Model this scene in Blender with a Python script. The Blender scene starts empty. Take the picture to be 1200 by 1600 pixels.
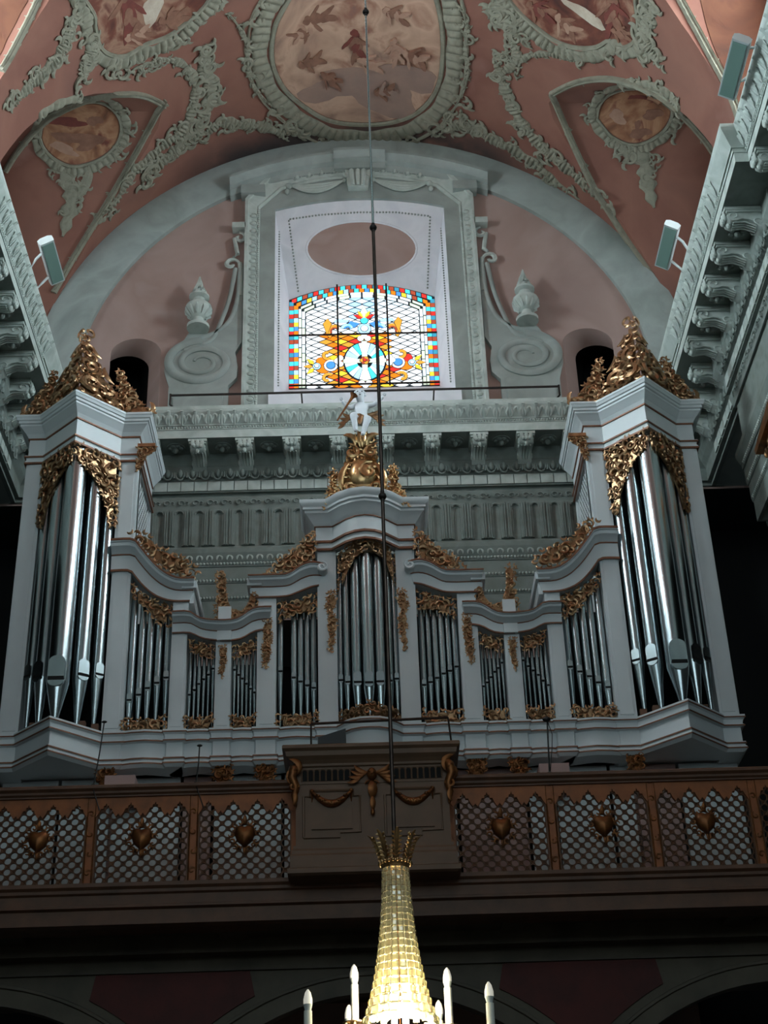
import bpy, bmesh, math, random
from math import sin, cos, pi, sqrt, radians
from mathutils import Vector, Matrix
from mathutils.bvhtree import BVHTree

scene = bpy.context.scene
COL = scene.collection

# ------------------------------------------------------------------ camera
F = 2380.0                                    # focal length in pixels of the 1200x1600 frame
CAM = Vector((0, 0, 1.6))
_zen = Vector((-140.0, 4000.0, -F)).normalized()        # up, seen in camera axes
_fw = Vector((-5.0, -1414.0, -F)); _fw = (_fw - _zen * _fw.dot(_zen)).normalized()
_rt = _fw.cross(_zen)
C2W = Matrix((_rt, _fw, _zen))                # camera axes -> world
cam = bpy.data.cameras.new('camera')
cam.sensor_fit = 'VERTICAL'; cam.sensor_height = 32.0; cam.lens = F / 1600.0 * 32.0
cam.clip_end = 200
camo = bpy.data.objects.new('camera', cam); COL.objects.link(camo)
camo.matrix_world = Matrix.Translation(CAM) @ C2W.to_4x4()
scene.camera = camo

# ------------------------------------------------------------------ world, light, exposure
world = bpy.data.worlds.new('world'); scene.world = world; world.use_nodes = True
world.node_tree.nodes['Background'].inputs[0].default_value = (0.55, 0.78, 0.86, 1)
world.node_tree.nodes['Background'].inputs[1].default_value = 0.04
scene.view_settings.view_transform = 'Standard'
scene.view_settings.look = 'None'
scene.view_settings.exposure = 0.78
scene.view_settings.gamma = 1.0
scene.view_settings.use_curve_mapping = False
DAY = (0.74, 0.93, 1.0)                       # cool daylight
FRONT_FILL = 2.3                            # glow of the added, unseen panes behind the viewer
SIDE_WINDOW = 38.0                            # glow of the clerestory panes
END_GLASS = 1.6                              # glow of the stained glass

XO, XW, XS = 0.095, 0.185, 0.13               # axes of organ, end wall, side walls

# ------------------------------------------------------------------ pixel geometry
def ray(x, y):
    return C2W @ Vector((x - 600.0, 800.0 - y, -F))
def P(x, y, Y):
    d = ray(x, y); return CAM + d * ((Y - CAM.y) / d.y)
def PXp(x, y, X):
    d = ray(x, y); return CAM + d * ((X - CAM.x) / d.x)
def zpx(py, Y, px=400):
    return P(px, py, Y).z

# ------------------------------------------------------------------ mesh helpers
class MB:
    def __init__(s): s.v = []; s.f = []
    def add(s, vs, fs):
        n = len(s.v); s.v += [tuple(p) for p in vs]; s.f += [tuple(i + n for i in f) for f in fs]; return s
    def box(s, x0, x1, y0, y1, z0, z1):
        return s.add([(x0,y0,z0),(x1,y0,z0),(x1,y1,z0),(x0,y1,z0),(x0,y0,z1),(x1,y0,z1),(x1,y1,z1),(x0,y1,z1)],
                     [(0,3,2,1),(4,5,6,7),(0,1,5,4),(1,2,6,5),(2,3,7,6),(3,0,4,7)])
    def rings(s, rings, closed=True, caps=True, loop=False):
        m = len(rings[0]); n = len(rings); fs = []
        for i in range(n if loop else n - 1):
            k = (i + 1) % n
            for j in range(m if closed else m - 1):
                l = (j + 1) % m
                fs.append((i*m+j, i*m+l, k*m+l, k*m+j))
        if caps and not loop and closed:
            fs.append(tuple(range(m - 1, -1, -1))); fs.append(tuple((n-1)*m + j for j in range(m)))
        return s.add([p for r in rings for p in r], fs)
    def prism(s, poly, fr, d0, d1):
        return s.rings([[fr(a, b, d0) for a, b in poly], [fr(a, b, d1) for a, b in poly]])
    def lathe(s, prof, c=(0,0,0), n=16, ax='z'):
        rs = []
        for r, z in prof:
            r = max(r, 1e-4)
            if ax == 'z': rs.append([(c[0]+r*cos(2*pi*k/n), c[1]+r*sin(2*pi*k/n), c[2]+z) for k in range(n)])
            else: rs.append([(c[0]+r*cos(2*pi*k/n), c[1]+z, c[2]+r*sin(2*pi*k/n)) for k in range(n)])
        return s.rings(rs)
    def tube(s, pts, rad, n=6, nrm=None, flat=1.0):
        """tube along pts; with nrm (one vector or list) the section is flattened along it"""
        pts = [Vector(p) for p in pts]; m = len(pts); rs = []
        for i, p in enumerate(pts):
            t = (pts[min(i+1, m-1)] - pts[max(i-1, 0)])
            if t.length < 1e-9: t = Vector((0,0,1))
            t.normalize()
            if nrm is None:
                up = Vector((0,0,1)) if abs(t.z) < .9 else Vector((1,0,0))
            else:
                up = Vector(nrm[i]) if isinstance(nrm, list) else Vector(nrm)
            a = t.cross(up)
            if a.length < 1e-6: a = t.orthogonal()
            a.normalize(); b = a.cross(t).normalized()
            r = rad[i] if isinstance(rad, (list, tuple)) else rad
            rs.append([tuple(p + a*(r*cos(2*pi*k/n)) + b*(r*flat*sin(2*pi*k/n))) for k in range(n)])
        return s.rings(rs)
    def sphere(s, c, r, n=10, m=7, sc=(1,1,1)):
        rs = []
        for i in range(m + 1):
            a = pi * i / m; rr = max(sin(a), 1e-3)
            rs.append([(c[0]+r*sc[0]*rr*cos(2*pi*k/n), c[1]+r*sc[1]*rr*sin(2*pi*k/n), c[2]+r*sc[2]*cos(a)) for k in range(n)])
        return s.rings(rs)
    def mesh(s, name, smooth=None):
        me = bpy.data.meshes.new(name); me.from_pydata(s.v, [], s.f)
        bm = bmesh.new(); bm.from_mesh(me); bmesh.ops.recalc_face_normals(bm, faces=bm.faces); bm.to_mesh(me); bm.free()
        if smooth is not None:
            for p in me.polygons: p.use_smooth = True
            me.set_sharp_from_angle(angle=radians(smooth))
        return me

def link(name, me, mat, parent=None, loc=None, rot=None, sc=None):
    o = bpy.data.objects.new(name, me); COL.objects.link(o)
    if mat is not None and me is not None and not me.materials: me.materials.append(mat)
    if parent is not None:
        o.parent = parent
    if loc is not None: o.location = loc
    if rot is not None: o.rotation_euler = rot
    if sc is not None: o.scale = sc
    return o
def obj(name, mb, mat, parent=None, smooth=None, label=None):
    """mesh in world coordinates; kept in place under a parent that stands elsewhere"""
    o = link(name, mb.mesh(name, smooth), mat, parent)
    if parent is not None:
        b = Vector((0,0,0)); q = parent
        while q is not None: b += Vector(q.location); q = q.parent
        o.location = -b
    if label: o['label'] = label
    return o
def thing(name, label, cat, loc=(0,0,0), group=None, rz=0):
    o = bpy.data.objects.new(name, None); COL.objects.link(o); o.empty_display_size = .1
    o.location = loc; o.rotation_euler = (0,0,rz)
    return tag(o, label, cat, group)
def tag(o, label, cat, group=None):
    o['label'] = label; o['category'] = cat
    if group: o['group'] = group
    return o
def struct(o, label=None):
    o['kind'] = 'structure'
    if label: o['label'] = label; o['category'] = o.name.split('_')[0]
    return o
def stuff(o): o['kind'] = 'stuff'; return o
def dup(root, loc, label=None, group=None, rz=None):
    r = root.copy(); COL.objects.link(r); r.location = loc
    if rz is not None: r.rotation_euler = (0,0,rz)
    if label: r['label'] = label
    if group: r['group'] = group
    for ch in list(root.children):
        c = ch.copy(); COL.objects.link(c); c.parent = r
        for g in list(ch.children):
            d = g.copy(); COL.objects.link(d); d.parent = c
    return r
ORD = ['first','second','third','fourth','fifth','sixth','seventh','eighth','ninth','tenth','eleventh','twelfth']

def smooth_path(pts, n):
    """Catmull-Rom through 2D/3D points, n samples"""
    pts = [Vector(p) for p in pts]; m = len(pts); out = []
    L = [0]
    for i in range(1, m): L.append(L[-1] + (pts[i]-pts[i-1]).length)
    for k in range(n):
        d = L[-1] * k / (n - 1); i = 0
        while i < m - 2 and L[i+1] < d: i += 1
        t = (d - L[i]) / max(L[i+1] - L[i], 1e-9); t = min(max(t, 0), 1)
        p0, p1, p2, p3 = pts[max(i-1,0)], pts[i], pts[i+1], pts[min(i+2,m-1)]
        out.append(0.5*((2*p1)+(p2-p0)*t+(2*p0-5*p1+4*p2-p3)*t*t+(3*p1-p0-3*p2+p3)*t**3))
    return out
def resample(pts, n):
    pts = [Vector(p) for p in pts]; L = [0]
    for i in range(1, len(pts)): L.append(L[-1] + (pts[i]-pts[i-1]).length)
    out = []
    for k in range(n):
        d = L[-1]*k/(n-1); i = 0
        while i < len(pts)-2 and L[i+1] < d: i += 1
        out.append(pts[i].lerp(pts[i+1], min(1, (d-L[i])/max(L[i+1]-L[i],1e-9))))
    return out
def offset_path(path, d):
    """parallel of an open plan polyline on its right-hand side"""
    n = len(path); out = []
    ns = []
    for i in range(n-1):
        dx, dy = path[i+1][0]-path[i][0], path[i+1][1]-path[i][1]; l = math.hypot(dx, dy)
        ns.append((dy/l, -dx/l))
    for i in range(n):
        a = ns[max(i-1,0)]; b = ns[min(i,n-2)]
        mx, my = a[0]+b[0], a[1]+b[1]; l = mx*mx+my*my
        k = 2*d/l if l > .05 else d
        out.append((path[i][0]+mx*k, path[i][1]+my*k))
    return out
def sweep(mb, path, prof, back=None):
    """moulding: profile (out, z) along a plan path"""
    prof = list(prof)
    if back is not None: prof = prof + [(back, prof[-1][1]), (back, prof[0][1])]
    offs = [offset_path(path, o) for o, z in prof]
    mb.rings([[(offs[j][i][0], offs[j][i][1], prof[j][1]) for j in range(len(prof))] for i in range(len(path))])
    return mb
def inside(p, poly):
    x, y = p; c = False; n = len(poly)
    for i in range(n):
        a, b = poly[i], poly[i-1]
        if (a[1] > y) != (b[1] > y) and x < (b[0]-a[0])*(y-a[1])/(b[1]-a[1])+a[0]: c = not c
    return c
def edge_dist(p, poly):
    best = 9; p = Vector(p)
    for i in range(len(poly)):
        a, b = Vector(poly[i-1]), Vector(poly[i]); ab = b-a
        t = max(0, min(1, (p-a).dot(ab)/max(ab.length_squared,1e-9))); best = min(best, (a+ab*t-p).length)
    return best
def scroll(mb, fr, c, r, a0, turn, th, w0=.0, seg=13, n=5, relief=.8):
    """C-scroll that winds inwards, as a tapering tube; fr maps (u,v,w) to space"""
    pts = []; rad = []
    for i in range(seg):
        t = i/(seg-1); a = a0 + turn*t; rr = r*(1-.78*t)
        pts.append(Vector(fr(c[0]+rr*cos(a), c[1]+rr*sin(a), w0 + th*relief*.6)))
        rad.append(th*(.25+.75*sin(pi*min(1,.12+t*.8))) if i < seg-1 else th*.75)
    nn = (Vector(fr(c[0],c[1],1))-Vector(fr(c[0],c[1],0))).normalized()
    mb.tube(pts, rad, n, nn, relief)
def leaf(mb, fr, c, r, a, th, bend=.5, w0=.0, seg=8, n=5, relief=.7):
    pts = []; rad = []
    for i in range(seg):
        t = i/(seg-1)-.5; ang = a + bend*t*2
        pts.append(Vector(fr(c[0]+2*r*t*cos(ang), c[1]+2*r*t*sin(ang), w0+th*.5*(1+t))))
        rad.append(th*(.15+1.0*sin(pi*(t+.5))**.8))
    nn = (Vector(fr(c[0],c[1],1))-Vector(fr(c[0],c[1],0))).normalized()
    mb.tube(pts, rad, n, nn, relief)
def carve(mb, poly, fr, seed, size, plate=.0, thick=.02, dens=1.0, rim=True):
    """rococo carving: scrolls and leaves crowded into an outline, on a thin plate"""
    rnd = random.Random(seed)
    xs = [p[0] for p in poly]; ys = [p[1] for p in poly]; got = []
    for _ in range(900):
        p = (rnd.uniform(min(xs),max(xs)), rnd.uniform(min(ys),max(ys)))
        if not inside(p, poly): continue
        e = edge_dist(p, poly)
        if e < size*.35: continue
        if any(math.hypot(p[0]-q[0],p[1]-q[1]) < size*1.15/dens for q in got): continue
        got.append(p)
        r = min(size*rnd.uniform(.75,1.15), e+size*.22); a = rnd.uniform(0,2*pi); s = rnd.choice((-1,1))
        if rnd.random() < .62: scroll(mb, fr, p, r, a, s*rnd.uniform(1.5,2.3)*pi, r*.27, thick+r*.12, n=5, relief=1.15)
        else: leaf(mb, fr, p, r*1.1, a, r*.3, s*.7, thick+r*.15, relief=1.1)
    if rim:
        q = resample(list(poly)+[poly[0]], max(10,int(len(poly)*4)))
        m = len(q); per = sum((q[i+1]-q[i]).length for i in range(m-1)); k = max(4,int(per/(size*1.5)))
        for i in range(k):
            c = q[int(i*(m-1)/k)]; d = q[min(int(i*(m-1)/k)+1,m-1)]-c
            leaf(mb, fr, (c.x,c.y), size*.8, math.atan2(d.y,d.x)+rnd.uniform(-.5,.5), size*.24, rnd.choice((-1,1))*.9, thick*.8)
    cx = sum(xs)/len(xs); cy = sum(ys)/len(ys)
    plate = max(plate, .12)
    mb.prism([(cx+(a-cx)*(1-plate), cy+(b-cy)*(1-plate)) for a, b in poly], fr, -.02, thick*.4)
    return mb

# ------------------------------------------------------------------ materials
def lin(c): return tuple((x/255/12.92 if x/255 <= .04045 else ((x/255+.055)/1.055)**2.4) for x in c)
def material(name, c, rough=.6, metal=0.0, c2=None, scale=3.0, amt=.5, bump=0.0, bscale=30.0, emit=None, es=0.0, trans=0.0, coat=0.0, detail=5.0, stretch=None):
    m = bpy.data.materials.new(name); m.use_nodes = True; nt = m.node_tree; b = nt.nodes['Principled BSDF']
    c = lin(c); b.inputs['Roughness'].default_value = rough; b.inputs['Metallic'].default_value = metal
    b.inputs['Transmission Weight'].default_value = trans; b.inputs['Coat Weight'].default_value = coat
    b.inputs['Base Color'].default_value = (*c, 1)
    geo = nt.nodes.new('ShaderNodeNewGeometry'); pos = geo.outputs['Position']
    if stretch:
        mp = nt.nodes.new('ShaderNodeMapping'); mp.inputs['Scale'].default_value = stretch
        nt.links.new(pos, mp.inputs['Vector']); pos = mp.outputs['Vector']
    if c2 is not None:
        c2 = lin(c2)
        nz = nt.nodes.new('ShaderNodeTexNoise'); nz.inputs['Scale'].default_value = scale; nz.inputs['Detail'].default_value = detail; nz.inputs['Roughness'].default_value = .6
        nt.links.new(pos, nz.inputs['Vector'])
        rp = nt.nodes.new('ShaderNodeMapRange'); rp.inputs['From Min'].default_value = .5-.5*amt*.6; rp.inputs['From Max'].default_value = .5+.5*amt*.6
        nt.links.new(nz.outputs['Fac'], rp.inputs['Value'])
        mx = nt.nodes.new('ShaderNodeMix'); mx.data_type = 'RGBA'; mx.inputs['A'].default_value = (*c,1); mx.inputs['B'].default_value = (*c2,1)
        nt.links.new(rp.outputs['Result'], mx.inputs['Factor']); nt.links.new(mx.outputs['Result'], b.inputs['Base Color'])
    if bump:
        n2 = nt.nodes.new('ShaderNodeTexNoise'); n2.inputs['Scale'].default_value = bscale; n2.inputs['Detail'].default_value = 4
        nt.links.new(geo.outputs['Position'], n2.inputs['Vector'])
        bp = nt.nodes.new('ShaderNodeBump'); bp.inputs['Strength'].default_value = bump; bp.inputs['Distance'].default_value = .02
        nt.links.new(n2.outputs['Fac'], bp.inputs['Height']); nt.links.new(bp.outputs['Normal'], b.inputs['Normal'])
    if emit is not None:
        b.inputs['Emission Color'].default_value = (*lin(emit),1); b.inputs['Emission Strength'].default_value = es
    return m
def ramp_mat(name, stops, scale, rough=.8, distort=.6, detail=5, w=0.0):
    m = bpy.data.materials.new(name); m.use_nodes = True; nt = m.node_tree; b = nt.nodes['Principled BSDF']
    b.inputs['Roughness'].default_value = rough
    geo = nt.nodes.new('ShaderNodeNewGeometry'); nz = nt.nodes.new('ShaderNodeTexNoise'); nz.noise_dimensions = '4D'
    nz.inputs['W'].default_value = w
    nz.inputs['Scale'].default_value = scale; nz.inputs['Detail'].default_value = detail; nz.inputs['Distortion'].default_value = distort
    nt.links.new(geo.outputs['Position'], nz.inputs['Vector'])
    r = nt.nodes.new('ShaderNodeValToRGB'); e = r.color_ramp.elements
    while len(e) < len(stops): e.new(.5)
    for k, (p, c) in enumerate(stops): e[k].position = p; e[k].color = (*lin(c),1)
    nt.links.new(nz.outputs['Fac'], r.inputs['Fac']); nt.links.new(r.outputs['Color'], b.inputs['Base Color'])
    return m
M = {}
M['vault'] = ramp_mat('vault_pink', [(.30,(122,82,72)),(.48,(137,92,78)),(.60,(126,81,69)),(.75,(142,103,92))], .55, .85, .5, 6)
_nt = M['vault'].node_tree; _b = _nt.nodes['Principled BSDF']; _src = _b.inputs['Base Color'].links[0].from_socket
_g = _nt.nodes.new('ShaderNodeNewGeometry'); _sx = _nt.nodes.new('ShaderNodeSeparateXYZ'); _nt.links.new(_g.outputs['Position'], _sx.inputs[0])
_n = _nt.nodes.new('ShaderNodeTexNoise'); _n.inputs['Scale'].default_value = 1.1; _n.inputs['Detail'].default_value = 4; _nt.links.new(_g.outputs['Position'], _n.inputs['Vector'])
def _mr(sock, a, b):
    m = _nt.nodes.new('ShaderNodeMapRange'); m.interpolation_type = 'SMOOTHSTEP'; m.inputs['From Min'].default_value = a; m.inputs['From Max'].default_value = b; _nt.links.new(sock, m.inputs['Value']); return m.outputs['Result']
def _mul(a, b):
    m = _nt.nodes.new('ShaderNodeMath'); m.operation = 'MULTIPLY'; _nt.links.new(a, m.inputs[0]); _nt.links.new(b, m.inputs[1]); return m.outputs[0]
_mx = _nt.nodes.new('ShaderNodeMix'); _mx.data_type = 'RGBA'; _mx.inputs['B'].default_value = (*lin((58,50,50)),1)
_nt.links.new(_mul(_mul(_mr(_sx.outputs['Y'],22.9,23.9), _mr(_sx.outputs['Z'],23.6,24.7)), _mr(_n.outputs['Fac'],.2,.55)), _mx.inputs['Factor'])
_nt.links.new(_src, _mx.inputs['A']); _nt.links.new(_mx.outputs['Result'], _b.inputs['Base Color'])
M['pink'] = ramp_mat('wall_pink', [(.30,(150,124,118)),(.48,(168,142,135)),(.60,(159,131,123)),(.75,(180,158,152))], .5, .85, .7, 6)
M['grey'] = ramp_mat('plaster_grey', [(.30,(128,136,132)),(.5,(156,163,159)),(.62,(140,147,142)),(.78,(168,173,169))], .9, .8, .5, 6)
M['stone'] = ramp_mat('stucco_stone', [(.30,(154,162,156)),(.5,(182,190,184)),(.7,(162,170,162))], 2.5, .8, .4, 6)
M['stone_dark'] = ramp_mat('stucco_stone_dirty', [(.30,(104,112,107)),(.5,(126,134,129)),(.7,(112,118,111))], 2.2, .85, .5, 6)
M['white'] = ramp_mat('plaster_white', [(.30,(206,208,214)),(.5,(226,226,232)),(.7,(214,214,222))], 1.6, .75, .4, 5)
M['stucco'] = ramp_mat('ornament_grisaille', [(.30,(112,108,93)),(.5,(137,133,117)),(.7,(121,116,100))], 3.5, .8, .8, 6)
M['organ'] = material('organ_paint', (212,218,220), .45, 0, (202,208,210), 1.2, .6)
M['organ_line'] = material('organ_gilt_line', (140,92,66), .45, .3, (104,66,48), 5, .6)
M['gold'] = material('gilding', (196,160,120), .36, .9, (128,94,70), 9, .8)
M['gold_hi'] = material('gilding_polished', (216,184,134), .28, .95, (166,126,86), 8, .6)
M['gold_dark'] = material('gilding_tarnished', (150,96,52), .45, .75, (84,50,30), 8, .8)
M['tin'] = material('pipe_tin', (196,206,208), .24, 1.0, (170,180,184), 4, .5, stretch=(1,1,.1))
M['slot'] = material('pipe_mouth_dark', (12,14,15), .9)  # black block stands for the shade inside a pipe mouth
M['aisle'] = material('aisle_shade', (58,56,54), .8, 0, (40,38,36), 1, .6)  # dark tone standing for shade in the aisles
M['dark'] = material('case_interior', (10,13,14), .9)  # near-black colour standing in for shade in recesses and openings
M['wood'] = material('gallery_wood', (108,72,50), .6, 0, (76,52,37), 4, .8)
M['pulpit'] = material('front_case_paint', (120,90,68), .6, 0, (94,73,56), 2.2, .8)
M['ochre'] = material('lambrequin_ochre', (160,92,46), .55, .2, (112,64,32), 4, .8)
M['lattice'] = material('lattice_gilt', (104,64,36), .5, .4, (60,38,22), 6, .8)
M['iron'] = material('iron', (38,36,36), .5, .6, (58,50,46), 6, .6)
M['rod'] = material('rod_iron', (84,72,66), .42, .85, (56,46,42), 8, .6)
M['chrome'] = material('rod_bright', (190,200,200), .25, 1.0)
M['lampwhite'] = material('lamp_housing', (180,188,188), .4)
M['lampglass'] = material('lamp_glass', (120,148,140), .2, 0, None, coat=.4)
M['black'] = material('black_plastic', (14,15,16), .5)
M['pale_block'] = material('pale_pink_block', (176,146,140), .7)
M['under'] = material('gallery_underside', (100,90,76), .7, 0, (72,66,56), 1.5, .7)
M['red'] = material('dark_red_paint', (92,32,26), .7, 0, (66,24,20), 2, .7)
M['floor'] = material('floor_stone', (96,92,88), .5, 0, (70,66,64), 2, .7)
M['putto'] = material('statue_white', (226,232,238), .5, 0, (210,216,222), 6, .5)
M['crystal'] = material('crystal', (212,206,172), .08, 0, None, coat=1.0, trans=.55)
M['wax'] = material('candle_sleeve', (228,226,214), .5)
M['bulb'] = material('bulb_frosted', (240,238,226), .3, emit=(255,246,226), es=.2)  # slight glow added to the unlit candle bulbs
M['glow'] = material('lit_bulb', (255,255,240), .3, emit=(255,248,214), es=60.0)
M['lead'] = material('lead_came', (44,54,62), .6)
M['day'] = material('daylight_glass', (200,220,230), .3); 
M['day_dim'] = material('daylight_glass_dim', (200,220,230), .3); M['day_far'] = material('daylight_glass_far', (200,220,230), .3); M['day_front'] = material('daylight_glass_front', (200,220,230), .3)
for _k, _e in (('day',SIDE_WINDOW),('day_dim',SIDE_WINDOW*.06),('day_far',SIDE_WINDOW*.42),('day_front',FRONT_FILL)):
    _b = M[_k].node_tree.nodes['Principled BSDF']; _b.inputs['Emission Color'].default_value = (*DAY,1); _b.inputs['Emission Strength'].default_value = _e
GL = {}
def glass(key, c, k=1.0):
    m = material('glass_' + key, tuple(int(x*.5) for x in c), .25, emit=c, es=END_GLASS*k); GL[key] = m; return m
glass('white',(240,250,255),.62); glass('pale',(214,238,250),.62); glass('green',(206,228,200),.6); glass('cyan',(70,206,226),.62)
glass('blue',(70,140,222),.6); glass('lblue',(150,200,246),.8); glass('red',(226,52,46),.5); glass('orange',(246,128,28),.55); glass('yellow',(250,206,60),.6); glass('gold',(230,164,60),.5)
glass('rust',(186,84,60),.4); glass('teal',(60,150,180),.5)

# ================================================================== SETTING
# ---- vault block with barrel and side lunettes cut out of it
VR, VZ, VX = 6.45, 18.65, 0.15
LUN = [21.75, 16.15, 10.55, 4.95]
def boolean(target, cutters):
    for c in cutters:
        md = target.modifiers.new('cut', 'BOOLEAN'); md.operation = 'DIFFERENCE'; md.solver = 'EXACT'; md.object = c
    dg = bpy.context.evaluated_depsgraph_get(); dg.update()
    me = bpy.data.meshes.new_from_object(target.evaluated_get(dg))
    target.modifiers.clear(); target.data = me
    for c in cutters: bpy.data.objects.remove(c)
    return me
blk = link('ceiling', MB().box(-9, 9.3, 1.0, 24.0, 17.7, 26.8).mesh('ceiling'), M['vault'])
N = 64
arc = [(VX + VR*cos(pi*k/N), VZ + VR*sin(pi*k/N)) for k in range(N+1)]
arc += [(VX-VR, 17.0), (VX+VR, 17.0)]
c1 = link('cut', MB().prism(arc, lambda a, b, d: (a, d, b), 0.0, 25.0).mesh('cut'), None)
LP = [(0,23.85),(.35,23.76),(.7,23.56),(1.05,23.28),(1.4,22.9),(1.7,22.42),(1.92,21.9),(2.08,21.3),(2.18,20.6),(2.23,19.8),(2.245,19.0),(2.245,17.0)]
cuts = [c1]
for yc in LUN:
    poly = [(yc+a, b) for a, b in LP] + [(yc-a, b) for a, b in reversed(LP[1:])]
    cuts.append(link('cut', MB().prism(poly, lambda a, b, d: (d, a, b), VX-7.6, VX+7.6).mesh('cut'), None))
for yc in LUN:
    loop = [(yc-1.05,18.2),(yc+1.05,18.2),(yc+1.05,21.6)]+[(yc+1.05*cos(pi*j/10), 21.6+.75*sin(pi*j/10)) for j in range(1,10)]+[(yc-1.05,21.6)]
    cuts.append(link('cut', MB().prism(loop, lambda a, b, d: (d, a, b), VX-8.7, VX+8.7).mesh('cut'), None))
me = boolean(blk, cuts)
me.materials.clear(); me.materials.append(M['vault'])
for p in me.polygons: p.use_smooth = True
me.set_sharp_from_angle(angle=radians(24))
ceiling = struct(blk)
bmv = bmesh.new(); bmv.from_mesh(me); BV = BVHTree.FromBMesh(bmv)
def PV(x, y):
    loc, n, i, d = BV.ray_cast(CAM, ray(x, y).normalized(), 60)
    if loc is None: return None
    if n.dot(ray(x, y)) > 0: n = -n
    return loc, n

# ---- end wall with window reveal and two niches
WY = 24.0
wall = link('wall_back', MB().box(-9, 9.3, WY, WY+1.9, -.05, 26.8).mesh('wall_back'), M['pink'])
def arch_loop(hw, z0, z1, zt, Y, n=12):
    pts = [(XW-hw, Y, z0), (XW-hw, Y, z1)]
    for k in range(1, n):
        a = -1 + 2*k/n; pts.append((XW+hw*a, Y, z1+(zt-z1)*(1-a*a)))
    return pts + [(XW+hw, Y, z1), (XW+hw, Y, z0)]
GY = 24.72                                                     # plane of the glass
f0 = arch_loop(1.79, 18.50, 23.45, 23.70, 23.9); f1 = arch_loop(1.5, 19.18, 21.44, 21.80, GY); f2 = arch_loop(1.5, 19.18, 21.44, 21.80, 26.3)
cw = link('cut', MB().rings([f0, f1, f2]).mesh('cut'), None)
def niche(xc, sg):
    mb = MB(); rs = []; hw, z0, zt = .49, 17.78, 19.98
    loop = [(-hw, z0), (-hw, zt-.36)] + [(-hw*cos(pi*k/14), zt-.36+.36*sin(pi*k/14)) for k in range(1,14)] + [(hw, zt-.36), (hw, z0)]
    for d, sc, sh in ((-.1,1.03,0),(.0,1,.0),(.15,.95,.06),(.42,.9,.24),(.47,1.7,.62),(1.7,1.7,1.0)):
        rs.append([(xc+a*sc+sg*sh, WY+d, z0+(b-z0)*(1-(1-sc)*.5)) for a, b in loop])
    return link('cut', mb.rings(rs).mesh('cut'), None)
def corner(sg):  # recess added and blackened to stand for the shadowed corner
    return link('cut', MB().box(min(XW+sg*4.85,XW+sg*9.5), max(XW+sg*4.85,XW+sg*9.5), WY-.1, WY+1.6, -1, 16.2).mesh('cut'), None)
me = boolean(wall, [cw, niche(XW-4.45,-1), niche(XW+4.40,1), corner(-1), corner(1)])
me.materials.clear(); me.materials.append(M['pink']); me.materials.append(M['white']); me.materials.append(M['dark'])
for p in me.polygons:
    c = p.center
    if abs(c.x-XW) < 1.85 and 18.3 < c.z < 23.8 and WY < c.y < WY+.74 and abs(p.normal.y) < .985: p.material_index = 1
    elif c.y > WY+.44 and abs(c.x-XW) > 3 or (c.y > WY+.01 and c.z < 16.4): p.material_index = 2  # shade painted near-black in the niches and corner recesses
    p.use_smooth = abs(c.x-XW) > 3
me.set_sharp_from_angle(angle=radians(40))
wall_back = struct(wall)
bmw = bmesh.new(); bmw.from_mesh(me); BW = BVHTree.FromBMesh(bmw)
def PW(x, y):
    loc, n, i, d = BW.ray_cast(CAM, ray(x, y).normalized(), 60)
    if n.dot(ray(x, y)) > 0: n = -n
    return loc, n

# ---- side walls: piers below the entablature, aisles behind coloured dark for shade
for sd, nm in ((-1,'left'), (1,'right')):
    mb = MB(); x0 = XS + sd*6.47
    def bx(mb, xa, xb, y0, y1, z0, z1): mb.box(min(xa,xb), max(xa,xb), y0, y1, z0, z1)
    bx(mb, x0, x0+sd*.9, 10.6, 12.4, 0, 14.05); bx(mb, x0, x0+sd*.9, 5, 6.8, 0, 14.05)
    bx(mb, x0, x0+sd*.9, 1.0, 21.2, 14.05, 17.75); bx(mb, x0, x0+sd*.9, 21.2, 24.0, 16.25, 17.75)
    struct(obj('wall_'+nm, mb, M['grey']))
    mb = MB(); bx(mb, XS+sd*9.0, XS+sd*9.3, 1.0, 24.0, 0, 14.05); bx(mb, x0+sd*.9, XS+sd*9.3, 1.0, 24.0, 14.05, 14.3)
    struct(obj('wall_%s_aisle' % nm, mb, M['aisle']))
# ---- unseen wall behind the viewer; three glowing panes added to light the organ
FY = -4.0
mb = MB(); wx = (-4.2, .13, 4.46); edges = [-9] + [v for c in wx for v in (c-1.1, c+1.1)] + [9.3]
for a, b in zip(edges[::2], edges[1::2]): mb.box(a, b, FY-.6, FY, 0, 26.8)
for c in wx: mb.box(c-1.1, c+1.1, FY-.6, FY, 0, 8.5); mb.box(c-1.1, c+1.1, FY-.6, FY, 17.5, 26.8)
wall_front = struct(obj('wall_front', mb, M['grey']))
for k, c in enumerate(wx):
    o = struct(obj('window_%d' % (10+k), MB().box(c-1.1, c+1.1, FY-.5, FY-.45, 8.5, 17.5), M['day_front']))  # added light panes; they share the windows' numbering
fl = struct(obj('floor', MB().box(-9, 9.3, -4.6, 24, -.2, 0), M['floor']))

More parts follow.
